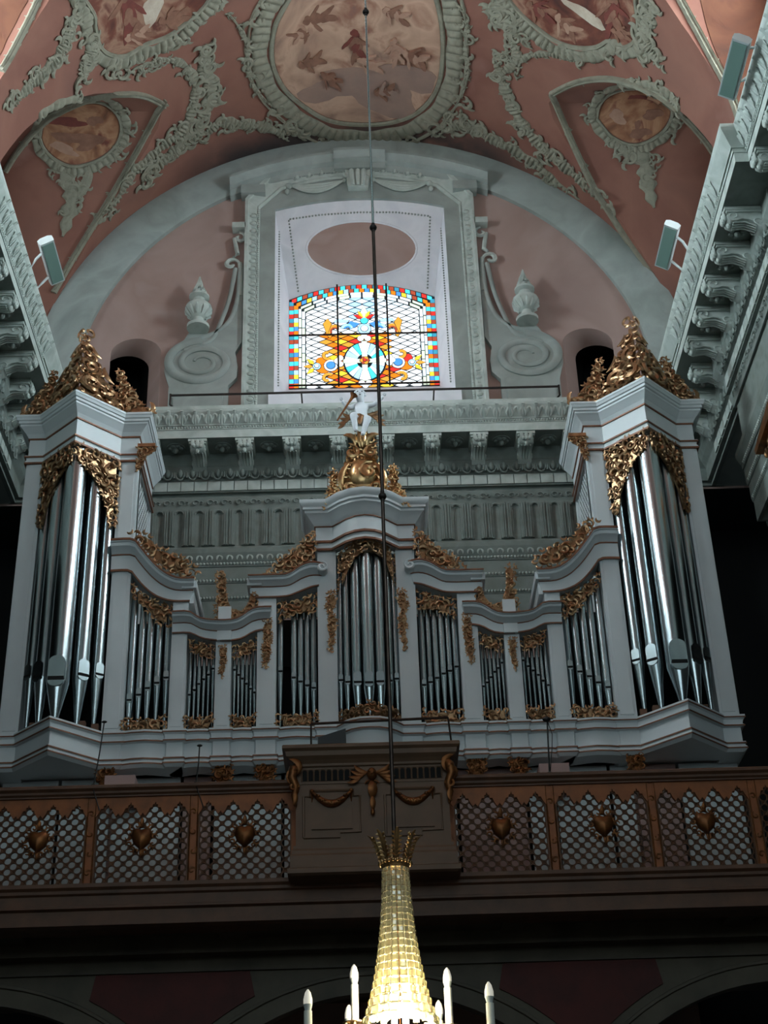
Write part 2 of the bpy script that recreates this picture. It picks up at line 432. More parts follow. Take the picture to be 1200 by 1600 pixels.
# ---- relief strip laid along a traced path on a surface
def strip(mb, pix, width, h, surf, n=None, wave=0.0, wn=8, taper=True, shift=0.0, ribs=0):
    n = n or max(8, len(pix)*5)
    q = smooth_path([Vector((a, b)) for a, b in pix], n)
    pn = []
    for p in q:
        r = surf(p.x, p.y)
        if r: pn.append(r)
    m = len(pn)
    if m < 3: return mb
    rs = []
    for i, (p, nn) in enumerate(pn):
        t = (pn[min(i+1,m-1)][0]-pn[max(i-1,0)][0]).normalized()
        s = nn.cross(t).normalized(); k = i/(m-1)
        w = width*(1+wave*sin(k*wn*2*pi)); hh = h*(1+.5*wave*sin(k*wn*2*pi+1.2))
        if ribs: hh *= .3+.9*abs(sin(k*ribs*pi))
        if taper: w *= min(1, .15+3.2*min(k,1-k)); 
        sc = [(-1,-.01),(-.92,.55*hh),(-.5,hh*.95),(0,hh*.8),(.5,hh*.95),(.92,.55*hh),(1,-.01)]
        rs.append([tuple(p+s*(w*.5*a+shift)+nn*b) for a, b in sc])
    mb.rings(rs); return mb
def surf_frame(px, py, surf, scale):
    """frame with u to the right, v upwards as seen, lying on the surface at a traced point"""
    h0, h1 = surf(px, py), surf(px+6, py)
    if h0 is None or h1 is None: return None
    p, n = h0; r = h1[0]-p; r = (r-n*r.dot(n)).normalized(); u = n.cross(r)
    if u.z < 0 and abs(n.z) < .95: u = -u
    return lambda a, b, w: tuple(p + r*a + u*b + n*w)
def patch(mb, pix, surf, h, n=0):
    """thin raised patch with a traced outline, following the surface (fan of rings)"""
    if n: pix = [tuple(p) for p in smooth_path([Vector(p) for p in pix]+[Vector(pix[0])], n)][:-1]
    cx = sum(p[0] for p in pix)/len(pix); cy = sum(p[1] for p in pix)/len(pix); rs = []
    for k in (1.0, .999, .75, .5, .25, .02):
        ring = []
        for a, b in pix:
            p, nn = surf(cx+(a-cx)*k, cy+(b-cy)*k); ring.append(tuple(p+nn*(h if k < 1 else -.01)))
        rs.append(ring)
    mb.rings(rs, caps=False); m = len(pix); b = len(mb.v)-m
    mb.f.append(tuple(range(b, b+m))); return mb

# ---- great arch band round the lunette
mb = MB(); AX, AZ = XW, 18.65
ring = []
for k in range(-4, 73):
    a = pi*k/68; rs = []
    for r, y in ((5.62,WY+.05),(5.62,WY-.10),(5.70,WY-.14),(6.36,WY-.14),(6.5,WY-.10),(6.5,WY+.05)):
        rs.append((AX+r*cos(a), y, AZ+r*sin(a)))
    ring.append(rs)
trim1 = struct(obj('trim_1', mb.rings(ring), M['grey'], smooth=40))

# ---- entablature: profile measured on the end wall, reused on the side walls
def zz(py, out): return zpx(py, WY-out)
ENT = [(0,17.74),(1.0,17.64),(1.0,zz(637,1.0)),(.985,zz(641,.985)),(.93,zz(650,.93)),(.865,zz(661,.865)),(.86,zz(663,.86)),(.835,zz(663.5,.835)),(.835,zz(669,.835)),(.82,zz(669.3,.82)),(.82,zz(682,.82)),
       (.25,zz(682,.82)+.01),(.25,zz(726,.25)),(.27,zz(728,.27)),(.22,zz(738,.22)),(.14,zz(748,.14)),(.13,zz(750,.13)),(.13,zz(768,.13)),(.05,zz(768,.13)+.005),(.05,zz(776,.05)),
       (.10,zz(776,.10)),(.06,zz(794,.06)),(.012,zz(795,0)),(.012,zz(853,0)),(.15,zz(855,.15)),(.15,zz(862,.15)),(.10,zz(876,.10)),(.09,zz(877,.09)),(.09,zz(884,.09)),(.07,zz(885,.07)),(.07,zz(903,.07)),(.06,zz(910,.06)),(.045,zz(911,.045)),(.045,zz(930,.045)),(.03,zz(937,.03)),(.02,zz(938,.02)),(.02,13.75)]
ZSOF = zz(682,.82)
KS = 20
mb = MB(); sweep(mb, [(XW-6.6, WY), (XW+6.6, WY)], ENT[:KS], back=-.03); sweep(mb, [(XW-4.83, WY), (XW+4.83, WY)], ENT[KS-1:], back=-.03)
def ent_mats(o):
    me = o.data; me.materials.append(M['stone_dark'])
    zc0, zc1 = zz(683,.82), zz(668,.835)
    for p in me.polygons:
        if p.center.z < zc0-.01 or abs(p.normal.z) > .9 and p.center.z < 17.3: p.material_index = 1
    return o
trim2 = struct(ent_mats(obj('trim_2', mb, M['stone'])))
SIDE = {}
for sd, nm in ((-1,'trim_3'), (1,'trim_4')):
    x = XS + sd*6.47; b = x - sd*.2
    path = [(x, 24.0), (x, 21.0), (b, 21.0), (b, 17.15), (x, 17.15), (x, 4.0)]
    if sd < 0: path = path[::-1]
    mb = MB(); sweep(mb, path, ENT[:KS], back=-.03)
    p2 = [(q[0], min(q[1], 21.2)) for q in path if q[1] != 21.0 or True]; sweep(mb, p2, ENT[KS-1:], back=-.03)
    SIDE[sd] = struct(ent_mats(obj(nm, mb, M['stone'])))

# ornament meshes in local axes: x along the wall, -y outwards, z up
def acanthus():
    mb = MB(); fr = lambda a, b, w: (a, -w - b*.43, b)
    for sx in (-1, 1):
        leaf(mb, fr, (sx*.05,-.01), .10, pi/2+sx*.3, .026, sx*.5)
        leaf(mb, fr, (sx*.09,.03), .065, pi/2-sx*.5, .02, -sx*.6)
    mb.tube([fr(0,-.13,.0), fr(0,-.02,.012), fr(0,.07,.03), fr(0,.105,.05), fr(0,.085,.065)], [.012,.026,.032,.032,.012], 5, (0,-1,0), .6)
    return mb.mesh('leaf', 60)
def egg():
    mb = MB(); mb.sphere((0,-.015,0), .06, 8, 6, (.75,.8,1.5))
    pts = [(.085*cos(a), -.01, -.01+.13*sin(a)) for a in [pi-.2+k*(pi+.4)/10 for k in range(11)]]
    mb.tube(pts, .016, 5); mb.tube([(.12,-.01,.09),(.12,-.015,-.1)], [.012,.02], 4)
    return mb.mesh('egg', 60)
def dentil():
    return MB().box(-.114, .114, -.028, .05, -.098, .098).mesh('dentil')
def modillion():
    mb = MB(); fr = lambda a, b, d: (d, -a, b)
    # cap slab
    mb.box(-.17, .17, -.80, -.2, -.055, .0)
    mb.box(-.155, .155, -.775, -.2, -.09, -.055)
    prof = [(.2,-.09),(.74,-.09),(.77,-.13),(.76,-.19),(.70,-.23),(.62,-.225),(.55,-.20),(.45,-.215),(.36,-.27),(.30,-.34),(.2,-.37)]
    mb.prism(prof, fr, -.125, .125)
    return mb.mesh('modillion', 50)
def modillion_leaf():
    mb = MB(); fr = lambda a, b, w: (a, -.79 - w, -.06 + b)
    for sx in (-1, 0, 1): leaf(mb, fr, (sx*.085,-.04), .075, pi/2, .035, 0)
    for sx in (-1, 0, 1): mb.sphere((sx*.06, -.79, -.15), .042, 7, 5)
    mb.sphere((0, -.74, -.235), .035, 7, 5, (1,1,1.5))
    for sx in (-1, 1):
        g = lambda a, b, w, sx=sx: (sx*(.125+w), -a, b)
        scroll(mb, g, (.66,-.15), .07, 0, 1.8*pi, .014); scroll(mb, g, (.33,-.27), .08, pi, -1.8*pi, .014)
    for k in range(4): mb.tube([(-.08+.053*k,-.68,-.235),(-.075+.05*k,-.5,-.222),(-.07+.047*k,-.33,-.31)], .018, 5)
    return mb.mesh('modillion_leaf', 60)
def rosette():
    mb = MB(); 
    for k in range(6):
        a = k*pi/3; mb.sphere((.085*cos(a), -.5+.085*sin(a), -.02), .055, 7, 5, (1,1,.5))
    mb.sphere((0,-.5,-.06), .05, 8, 6, (1,1,1.2)); mb.lathe([(.0,-.0),(.17,-.0),(.17,-.015),(0,-.02)], (0,-.5,0), 14)
    return mb.mesh('rosette', 60)
def wave_scroll():
    mb = MB(); fr = lambda a, b, w: (a, -w, b)
    scroll(mb, fr, (0,0), .07, 0, 2.1*pi, .017); scroll(mb, fr, (.11,0), .045, pi, -1.8*pi, .014)
    return mb.mesh('scroll_ornament', 60)
def frieze_panel(w, h, sw):
    n = 8; y0 = -h/2; q = h/2-.06-sw
    loop = [(-w/2,y0),(-sw,y0)]+[(-sw*cos(pi*k/n), q+sw*sin(pi*k/n)) for k in range(n+1)]+[(sw,y0),(w/2,y0),(w/2,h/2),(-w/2,h/2)]
    mb = MB().prism(loop, lambda a,b,d:(a,-d,b), 0, .05)
    for sx in (-1,1):
        for d in (.115,.15): mb.box(sx*d-.011, sx*d+.011, -.075, -.04, y0, h/2-.05)
    mb.tube([(sw*1.25*cos(a), -.05, q+sw*1.25*sin(a)) for a in [pi*k/8 for k in range(9)]], .014, 4)
    return mb.mesh('frieze_panel')
def bead_row(L, pitch, r):
    mb = MB(); k = int(L/pitch)
    for i in range(k): mb.sphere(((i+.5)*pitch-L/2, 0, 0), r, 5, 4, (.8,1,1))
    return mb.mesh('bead_row', 60)
A_LEAF, A_EGG, A_DEN, A_MOD, A_MODL, A_ROS, A_WAV = acanthus(), egg(), dentil(), modillion(), modillion_leaf(), rosette(), wave_scroll()
zc_leaf = (zz(641,.985)+zz(661,.865))/2; z_egg = (zz(728,.27)+zz(748,.14))/2; z_den = (zz(750,.13)+zz(768,.13))/2; z_wav = (zz(776,.1)+zz(794,.06))/2
z_fr0, z_fr1 = zz(853,0), zz(795,0)
def place_row(mesh, name, parent, mat, T, xs, y, z, rot=0, extra=None):
    for x in xs:
        o = link(name, mesh, mat, parent); o.location = T(x, y, z); o.rotation_euler = (0,0,rot)
def run(parent, T, rot, L0, L1, mods, lower=True, flutes=()):
    def rng(p): 
        k = int((L1-L0)/p); q = (L1-L0)/max(k,1); return [L0+q*(i+.5) for i in range(k)]
    place_row(A_LEAF, 'leaf', parent, M['stone'], T, rng(.236), -.93, zc_leaf, rot)
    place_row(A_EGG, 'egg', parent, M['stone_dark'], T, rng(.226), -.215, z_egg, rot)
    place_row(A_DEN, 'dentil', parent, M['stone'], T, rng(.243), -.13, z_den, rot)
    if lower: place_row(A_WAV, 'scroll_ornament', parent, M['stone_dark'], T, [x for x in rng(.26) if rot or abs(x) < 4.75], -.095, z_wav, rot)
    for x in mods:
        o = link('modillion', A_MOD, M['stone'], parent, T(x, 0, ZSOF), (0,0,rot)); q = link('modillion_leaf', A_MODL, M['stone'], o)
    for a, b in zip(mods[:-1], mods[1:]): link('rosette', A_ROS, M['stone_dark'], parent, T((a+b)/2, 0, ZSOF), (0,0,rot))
    for z, o, r, p in ((zz(666,.835),.84,.026,.05), (zz(880,.09),.1,.03,.06), (zz(906,.065),.07,.03,.06), (zz(933,.04),.045,.028,.055)):
        if not lower and z < 16.4: continue
        if not rot and z < 16.2: L0_, L1_ = max(L0,-4.8), min(L1,4.8)
        else: L0_, L1_ = L0, L1
        me = bead_row(L1_-L0_, p, r); b = stuff(link('bead_row', me, M['stone'], parent, T((L0_+L1_)/2, -o, z), (0,0,rot)))
    for x in flutes:
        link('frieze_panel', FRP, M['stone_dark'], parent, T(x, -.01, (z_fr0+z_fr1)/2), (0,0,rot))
FRP = frieze_panel(.358, z_fr1-z_fr0-.01, .062)
run(trim2, lambda x, y, z: (XW+x, WY+y, z), 0, -5.4, 5.4, [-3.94+.857*k for k in range(10)], flutes=[-4.54+.362*k for k in range(26)])
for x in [0]: pass
# architrave leaves on the end wall
me_l = MB(); 
for sx in (-1,1): leaf(me_l, lambda a,b,w:(a,-w,b), (sx*.04,0), .06, pi/2+sx*.5, .018, sx*.5)
me_l = me_l.mesh('leaf_small', 60)
for k in range(44): link('leaf', me_l, M['stone'], trim2, (XW-3.95+.18*k, WY-.12, (zz(862,.15)+zz(876,.1))/2))
for sd in (-1, 1):
    x = XS + sd*6.47; b = x - sd*.2; rot = -sd*pi/2; par = SIDE[sd]
    # local +x runs along the wall; local -y points into the nave
    def T(face, sd=sd): return lambda u, y, z: (face + sd*y, (-u if sd > 0 else u), z)
    sg = -1 if sd > 0 else 1
    def rr(y0, y1): return (min(sg*y0,sg*y1), max(sg*y0,sg*y1))
    l0, l1 = rr(17.15+ -.95, 20.98+.95)
    l0, l1 = rr(17.2-1.0+1.0, 20.95)
    run(par, T(b), rot, l0, l1, [sg*v for v in (17.45,18.24,19.03,19.82,20.61)][::sg])
    l0, l1 = rr(21.1, 23.0)
    run(par, T(x), rot, l0, l1, [sg*v for v in (21.4,22.15,22.9)][::sg], lower=False)
    l0, l1 = rr(11.5, 17.1)
    run(par, T(x), rot, l0, l1, [sg*v for v in (12.2,13.0,13.8,14.6,15.4,16.2)][::sg])

# ---- window of the end wall: frame mouldings, hood, keystone, swags, volutes
def wl(px, py, Y=WY): p = P(px, py, Y); return (p.x-XW, p.z)
def frame_path(hw, z1, zd, zt, n=11):
    L = [(-hw, 17.72), (-hw, z1), (-hw+.46, zd)]
    top = [(-(hw-.46)*(1-2*k/n), zd+(zt-zd)*(1-(1-2*k/n)**2)) for k in range(1, n)]
    return L + top + [(hw-.46, zd), (hw, z1), (hw, 17.72)]
def band(mb, pa, pb, prof):
    """moulding between two elevation paths: prof = (s from a to b, projection)"""
    rs = []
    for a, b in zip(pa, pb):
        rs.append([(XW+a[0]+(b[0]-a[0])*s, WY-o, a[1]+(b[1]-a[1])*s) for s, o in prof])
    return mb.rings(rs)
pin = [(-1.75,17.72),(-1.75,23.1),(-1.75,23.2)]+[(-1.75*(1-2*k/11), 23.2+.262*(1-(1-2*k/11)**2)) for k in range(1,11)]+[(1.75,23.2),(1.75,23.1),(1.75,17.72)]
pmid = frame_path(2.06, 23.22, 23.72, 24.02); pout = frame_path(2.36, 23.40, 24.02, 24.34)
mb = MB(); band(mb, pin, pmid, [(0,-.02),(0,.06),(1,.06),(1,-.02)])
trim5 = struct(obj('trim_5', mb, M['grey']))
mb = MB(); band(mb, pmid, pout, [(0,-.02),(0,.09),(.1,.12),(.2,.1),(.3,.12),(.75,.17),(.8,.2),(1,.2),(1,-.02)])
obj('frame_moulding', mb, M['stone'], trim5)
eggs = []
for z in [18.35+.2*k for k in range(24)]:
    for s in (-1, 1): eggs.append((s*2.2, z, 0))
for i in range(1, 12):
    t = -1+2*i/12; eggs.append((t*1.55, 23.92+.27*(1-t*t), pi/2))
FE = MB(); FE.sphere((0,0,0), .05, 7, 5, (1.5,.9,.9)); FE.tube([(.09*cos(a),0,.085*sin(a)) for a in [-1.9+k*.38 for k in range(11)]], .014, 4); FE = FE.mesh('egg', 60)
for x, z, r in eggs: link('egg', FE, M['stone'], trim5, (XW+x, WY-.145, z), (0, r, 0))
br = bead_row(4.9, .055, .028)
for s in (-1, 1): stuff(link('bead_row', br, M['stone'], trim5, (XW+s*2.09, WY-.1, 20.75), (0, pi/2, 0)))
# hood cornice over the frame, broken forward in the middle
def hood(x0, x1, Y, dz):
    mb = MB(); rs = []
    for k in range(15):
        x = x0+(x1-x0)*k/14; z = 24.50 - .088*x*x + dz
        rs.append([(XW+x, y, z+h) for y, h in ((WY,.02),(Y,.0),(Y,-.07),(Y+.06,-.12),(Y+.10,-.20),(Y+.20,-.24),(Y+.24,-.36),(WY,-.38))])
    return mb.rings(rs)
obj('hood_moulding', hood(-2.68, 2.68, WY-.40, 0), M['grey'], trim5, 35)
obj('hood_break', hood(-.52, .56, WY-.47, .02), M['grey'], trim5, 35)
# side pieces of the hood stepping back
for s in (-1, 1):
    mb = MB(); mb.box(XW+s*2.2-.25, XW+s*2.2+.25, WY-.26, WY, 23.50, 23.72); obj('hood_end', mb, M['grey'], trim5)
# keystone console
mb = MB(); fr = lambda a, b, w: (XW-.02+a, WY-.06-w, b)
mb.prism([(-.26,24.1),(.26,24.1),(.2,23.66),(-.2,23.66)], lambda a,b,d:(XW-.02+a,WY-d,b), 0, .22)
for k in range(3): mb.tube([(XW-.15+.13*k, WY-.24, 24.08), (XW-.14+.12*k, WY-.26, 23.9), (XW-.12+.1*k, WY-.22, 23.68)], [.05,.055,.04], 6)
for s in (-1,1): scroll(mb, lambda a,b,w:(XW-.02+a,WY-.2-w,b), (s*.26,24.0), .1, pi/2, s*1.8*pi, .03)
obj('keystone', mb, M['stone'], trim5, 50)
for s in (-1, 1):
    mb = MB()
    for j, (d, th) in enumerate(((.06,.035),(.12,.04),(.18,.035),(.23,.03))):
        pts = [(XW+s*(.3+1.15*t), WY-.1-.02*sin(pi*t), 23.93-.12*t-d*sin(pi*t)*1.15) for t in [k/12 for k in range(13)]]
        mb.tube(pts, [th*(.4+.6*sin(pi*k/12)) for k in range(13)], 6)
    mb.sphere((XW+s*1.47, WY-.1, 23.8), .07, 8, 6); mb.sphere((XW+s*1.5, WY-.1, 23.65), .05, 8, 6, (1,1,1.4)); mb.sphere((XW+s*.3, WY-.1, 23.93), .05, 8, 6)
    obj('swag', mb, M['stone'], trim5, 50)
# splay: rounded oval panel and bead lines that follow the reveal
oval = [(565+86*cos(2*pi*k/40), 389+43*sin(2*pi*k/40)) for k in range(40)]
obj('oval_panel', patch(MB(), oval, PW, .012), M['pink'], trim5)
mb = MB(); strip(mb, oval+[oval[0]], .05, .025, PW, 60, taper=False); obj('oval_rim', mb, M['white'], trim5, 50)
mb = MB()
for pth in ([(466,455),(451,343),(500,336),(560,332),(620,332),(672,338),(668,450)], ):
    q = resample([Vector(p) for p in pth], 90)
    for p in q:
        l, n = PW(p.x, p.y); mb.sphere(l+n*.01, .022, 5, 4)
stuff(obj('bead_row', mb, M['grey'], trim5, 60))
mb = MB()
for s in (-1, 1):
    for k in range(60):
        t = k/59; mb.sphere((XW+s*(1.735-.13*.45), WY+.18, 18.9+3.9*t), .02, 5, 4)
stuff(obj('bead_row', mb, M['grey'], trim5, 60))
# sill block with dentils under the glass
mb = MB(); mb.box(XW-1.85, XW+1.85, WY-.12, WY, 17.75, 18.52); obj('window_sill', mb, M['white'], trim5)
# volutes and consoles
for s in (-1, 1):
    vol = MB(); fr = lambda a, b, d, s=s: (XW+s*a, WY-d, b)
    out = [(2.38,21.75),(2.42,20.9),(2.52,20.45),(2.68,20.12),(2.86,19.95),(2.98,19.92),(3.05,20.0),(3.42,20.0),(3.50,19.84),(3.70,19.62),(3.85,19.36),(3.86,19.08),(3.76,18.72),(3.76,17.72),(2.62,17.72),(2.62,18.72),(2.46,18.9),(2.44,19.15),(2.5,19.5),(2.38,19.75)]
    vol.prism(out, fr, -.02, .12)
    o = obj('volute', vol, M['grey'], trim5)
    sp = MB(); cx, cz = 3.16, 19.27; pts = []; 
    for k in range(74):
        t = k/73; a = pi*.5 + t*2*pi*2.2; r = 1-.8*t
        pts.append((XW+s*(cx-.68*r*cos(a)*1.0), WY-.13, cz+.52*r*sin(a)))
    sp.tube(pts, [.10*(1-.72*k/73) for k in range(74)], 7, (0,-1,0), .7)
    obj('spiral', sp, M['grey'], o, 60)
    rb = MB(); 
    for off in (.0, .16):
        pth = smooth_path([Vector((2.44+off*.6,21.6)),Vector((2.48+off,20.85)),Vector((2.62+off,20.3)),Vector((2.86+off*.5,20.02-off)),Vector((3.1,19.9-off)),Vector((3.5,19.72-off*.8))], 24)
        rb.tube([(XW+s*p.x, WY-.12, p.y) for p in pth], .045, 6, (0,-1,0), .8)
    obj('volute_rib', rb, M['grey'], o, 60)
    pn = MB(); pn.box(min(XW+s*2.72,XW+s*3.66), max(XW+s*2.72,XW+s*3.66), WY-.17, WY-.1, 17.74, 18.45); obj('pedestal_panel', pn, M['grey'], o)
    # small scroll bracket above
    sc = MB(); g = lambda a, b, w, s=s: (XW+s*a, WY-.08-w, b)
    sc.box(min(XW+s*2.34,XW+s*2.62), max(XW+s*2.34,XW+s*2.62), WY-.2, WY, 22.62, 22.76)
    scroll(sc, g, (2.47,22.42), .14, pi/2, 1.9*pi*s*s, .045, 0)
    sc.tube([g(2.58,22.4,.02), g(2.53,22.15,.03), g(2.5,21.98,.03), g(2.58,21.9,.03)], [.04,.05,.05,.03], 6)
    scroll(sc, g, (2.62,21.72), .16, pi, -1.9*pi, .05, 0); sc.tube([g(2.45,21.75,.02), g(2.42,21.3,.02), g(2.42,20.9,.02)], .05, 6)
    obj('scroll_bracket', sc, M['stone'], trim5, 60)
# iron bar across the window
mb = MB(); z = 18.24
mb.tube([(XW-3.67, 23.5, z), (XW+3.65, 23.5, z)], .022, 6)
for s in (-1, 1): mb.tube([(XW+s*3.66, 23.5, z+.03), (XW+s*3.66, 23.5, z-.2), (XW+s*3.6, 23.6, z-.22), (XW+s*3.5, 23.9, z-.2)], .022, 6)
for x in (-1.2, 1.3): mb.tube([(XW+x, 23.5, z), (XW+x, 23.88, z)], .016, 5)
tag(obj('iron_bar', mb, M['iron'], None, 60), 'thin dark iron bar running across the foot of the stained glass window', 'bar')

# ---- flaming urns over the volutes
def urn(s):
    u = thing('flaming_urn', 'pale plaster urn with carved flames on the %s volute beside the stained window' % ('left' if s < 0 else 'right'), 'urn', (XW+s*3.22, WY-.29, 19.98), 'plaster urns on the volutes')
    link('pedestal', MB().lathe([(.0,-.02),(.22,-.02),(.22,.05),(.15,.07),(.11,.14),(.10,.22),(.13,.24)], n=18).mesh('pedestal',50), M['stone'], u)
    b = link('bowl', MB().lathe([(.1,.22),(.16,.28),(.24,.36),(.27,.45),(.25,.52),(.17,.58),(.12,.60),(.12,.70),(.2,.74),(.2,.78),(.1,.8)], n=20).mesh('bowl',50), M['stone'], u)
    g = MB()
    for k in range(12):
        a = 2*pi*k/12; g.tube([(.15*cos(a),.15*sin(a),.27),(.24*cos(a),.24*sin(a),.36),(.265*cos(a),.265*sin(a),.44)], [.02,.035,.015], 5)
    stuff(link('gadroon', g.mesh('gadroon',60), M['stone'], b))
    f = MB(); r = random.Random(5)
    for k in range(16):
        a = 2*pi*k/16*1.0; q = .13*(.5+.5*(k%2)); h = .28+.12*r.random()+(.1 if k%2==0 else 0)
        f.tube([(q*cos(a+t*1.3)*(1-t*.7), q*sin(a+t*1.3)*(1-t*.7), .78+h*t) for t in (0,.25,.5,.75,1)], [.035,.05,.045,.03,.006], 5)
    link('flame', f.mesh('flame',60), M['stone'], u)
urn(-1); urn(1)

# ---- stained glass window
def clip(poly, hull):
    out = poly
    for i in range(len(hull)):
        a, b = hull[i-1], hull[i]; inp = out; out = []
        def sd(p): return (b[0]-a[0])*(p[1]-a[1])-(b[1]-a[1])*(p[0]-a[0])
        for j in range(len(inp)):
            p, q = inp[j-1], inp[j]; sp, sq = sd(p), sd(q)
            if (sp >= 0) != (sq >= 0):
                t = sp/(sp-sq); out.append((p[0]+(q[0]-p[0])*t, p[1]+(q[1]-p[1])*t))
            if sq >= 0: out.append(q)
        if not out: return []
    return out
def shrink(poly, d):
    cx = sum(p[0] for p in poly)/len(poly); cy = sum(p[1] for p in poly)/len(poly)
    r = []
    for a, b in poly:
        l = math.hypot(a-cx,b-cy); k = max(0,(l-d)/l) if l > 1e-6 else 0; r.append((cx+(a-cx)*k, cy+(b-cy)*k))
    return r
def hull(ins, n=12):
    hw = 1.5-ins; z0 = 19.18+ins; z1 = 21.44-ins; zt = 21.80-ins
    return [(-hw,z0),(hw,z0),(hw,z1)]+[(hw*(1-2*k/n), z1+(zt-z1)*(1-(1-2*k/n)**2)) for k in range(1,n)]+[(-hw,z1)]
win = obj('window_1', MB().prism(hull(0), lambda a,b,d:(XW+a,d,b), GY+.02, GY+.05), M['lead']); struct(win)
LEADM = MB()
def pane(poly, key, w=0.0, name='pane', mat=None, t=.012):
    if len(poly) < 3: return None
    if w > 0 and mat is None:
        cx = sum(p[0] for p in poly)/len(poly); cy = sum(p[1] for p in poly)/len(poly)
        LEADM.prism([(a+(a-cx)/max(math.hypot(a-cx,b-cy),1e-6)*.014, b+(b-cy)/max(math.hypot(a-cx,b-cy),1e-6)*.014) for a, b in poly], lambda a,b,d:(XW+a,d,b), GY+.018-w+.002, GY+.018-w-.004)
    o = obj(name, MB().prism(poly, lambda a,b,d:(XW+a,d,b), GY+.018-w, GY+.018-w-t), mat or GL[key], win); return o
# border of small squares: two rows, then pale strips
def border(ins, n_side, n_top, size, keys, ph):
    hw = 1.5-ins; k = 0
    z0, z1, zt = 19.18+.04, 21.44-ins, 21.80-ins
    for s in (-1, 1):
        for i in range(n_side):
            z = z0+(z1-z0)*(i+.5)/n_side; h = (z1-z0)/n_side*.43
            pane([(s*hw-size/2,z-h),(s*hw+size/2,z-h),(s*hw+size/2,z+h),(s*hw-size/2,z+h)], keys[(i+ph)%len(keys)])
    for i in range(n_top):
        a = -1+2*(i+.5)/n_top; x = hw*a; z = z1+(zt-z1)*(1-a*a); w = hw/n_top*.84; sl = -2*a*(zt-z1)/hw
        pane([(x-w,z-size/2-w*sl),(x+w,z-size/2+w*sl),(x+w,z+size/2+w*sl),(x-w,z+size/2-w*sl)], keys[(i+ph)%len(keys)])
border(.05, 20, 26, .085, ['red','cyan','rust','teal'], 0)
border(.145, 19, 25, .085, ['cyan','orange','blue','yellow','lblue','rust'], 1)
border(.225, 8, 10, .05, ['green','pale','white'], 0)
border(.295, 9, 10, .06, ['white','green','pale'], 1)
# diamonds inside; colour of a pane by where it lies in the design
ih = [(a, max(19.2, b) if b > 19.6 else 19.2) for a, b in hull(.335)]
def u2(px, py): p = P(px, py, GY); return (p.x-XW, p.z)
ORANGE = [u2(*p) for p in ((508,523),(612,520),(612,560),(618,575),(612,612),(517,614),(520,570),(510,545))]
dw, dh = .30, .158
rows = int(2.7/(dh/2))+2
for j in range(rows):
    for i in range(-6, 7):
        x = i*dw+(dw/2 if j % 2 else 0); z = 19.0+j*dh/2
        c = (x, z)
        poly = clip([(x,z-dh/2),(x+dw/2,z),(x,z+dh/2),(x-dw/2,z)], ih)
        if len(poly) < 3: continue
        a = abs(sum(poly[q-1][0]*poly[q][1]-poly[q][0]*poly[q-1][1] for q in range(len(poly))))/2
        if a < .003: continue
        if inside(c, ORANGE): key = ('orange','yellow','orange','gold','red')[(i*3+j) % 5]
        elif z > 20.9 and .02 < abs(x-.02)-.09 < .18: key = 'lblue'
        elif z > 21.2: key = 'pale'
        else: key = 'white'
        pane(shrink(poly, .022), key, name='diamond_pane')
# motif of the glass, a little proud of the diamonds
def disc(c, r, n=24, r2=None, a0=0, a1=2*pi, ry=None):
    ry = ry or r
    if r2 is None and a1-a0 >= 2*pi-1e-6: return [(c[0]+r*cos(2*pi*k/n), c[1]+ry*sin(2*pi*k/n)) for k in range(n)]
    q = [(c[0]+r*cos(a0+(a1-a0)*k/n), c[1]+ry*sin(a0+(a1-a0)*k/n)) for k in range(n+1)]
    return q + [(c[0]+(r2 or 0)*cos(a1-(a1-a0)*k/n), c[1]+(r2 or 0)*ry/r*sin(a1-(a1-a0)*k/n)) for k in range(n+1)]
CC = u2(570, 565); CR = .40; CY = .46
pane(disc(CC, CR+.035, 36, ry=CY+.035), None, .012, 'medallion_rim', M['lead'])
for k in range(20):
    a0 = 2*pi*k/20+.02; pane(disc(CC, CR, 3, .16, a0, a0+2*pi/20-.04, CY), ('white','cyan','pale','lblue','white')[k % 5], .026, 'ray_pane')
for k in range(4):
    a = pi/2*k; L = .33
    if k % 2: pane([(CC[0]-.055,CC[1]+(1 if k==1 else -1)*.07),(CC[0]+.055,CC[1]+(1 if k==1 else -1)*.07),(CC[0]+.055,CC[1]+(1 if k==1 else -1)*(CY+.03)),(CC[0]-.055,CC[1]+(1 if k==1 else -1)*(CY+.03))], 'green', .04, 'cross_bar')
    else:
        sg = 1 if k == 0 else -1
        pane([(CC[0]+sg*.07,CC[1]-.045),(CC[0]+sg*(CR+.03),CC[1]-.045),(CC[0]+sg*(CR+.03),CC[1]+.045),(CC[0]+sg*.07,CC[1]+.045)], 'green', .04, 'cross_bar')
    dx, dz = (1,0,-1,0)[k], (0,1,0,-1)[k]
    for q in range(3):
        b = a+(q-1)*1.35; rr = (CR if k % 2 == 0 else CY)+.075
        pane(disc((CC[0]+dx*rr+.075*cos(b), CC[1]+dz*rr+.075*sin(b)), .062, 12), 'white', .05, 'trefoil_lobe')
for k in range(6): pane(disc((CC[0]+.055*cos(k*pi/3),CC[1]+.055*sin(k*pi/3)), .04, 10), 'gold' if k % 2 else 'rust', .055, 'rose_petal')
pane(disc(CC, .03, 10), 'red', .07, 'rose_centre')
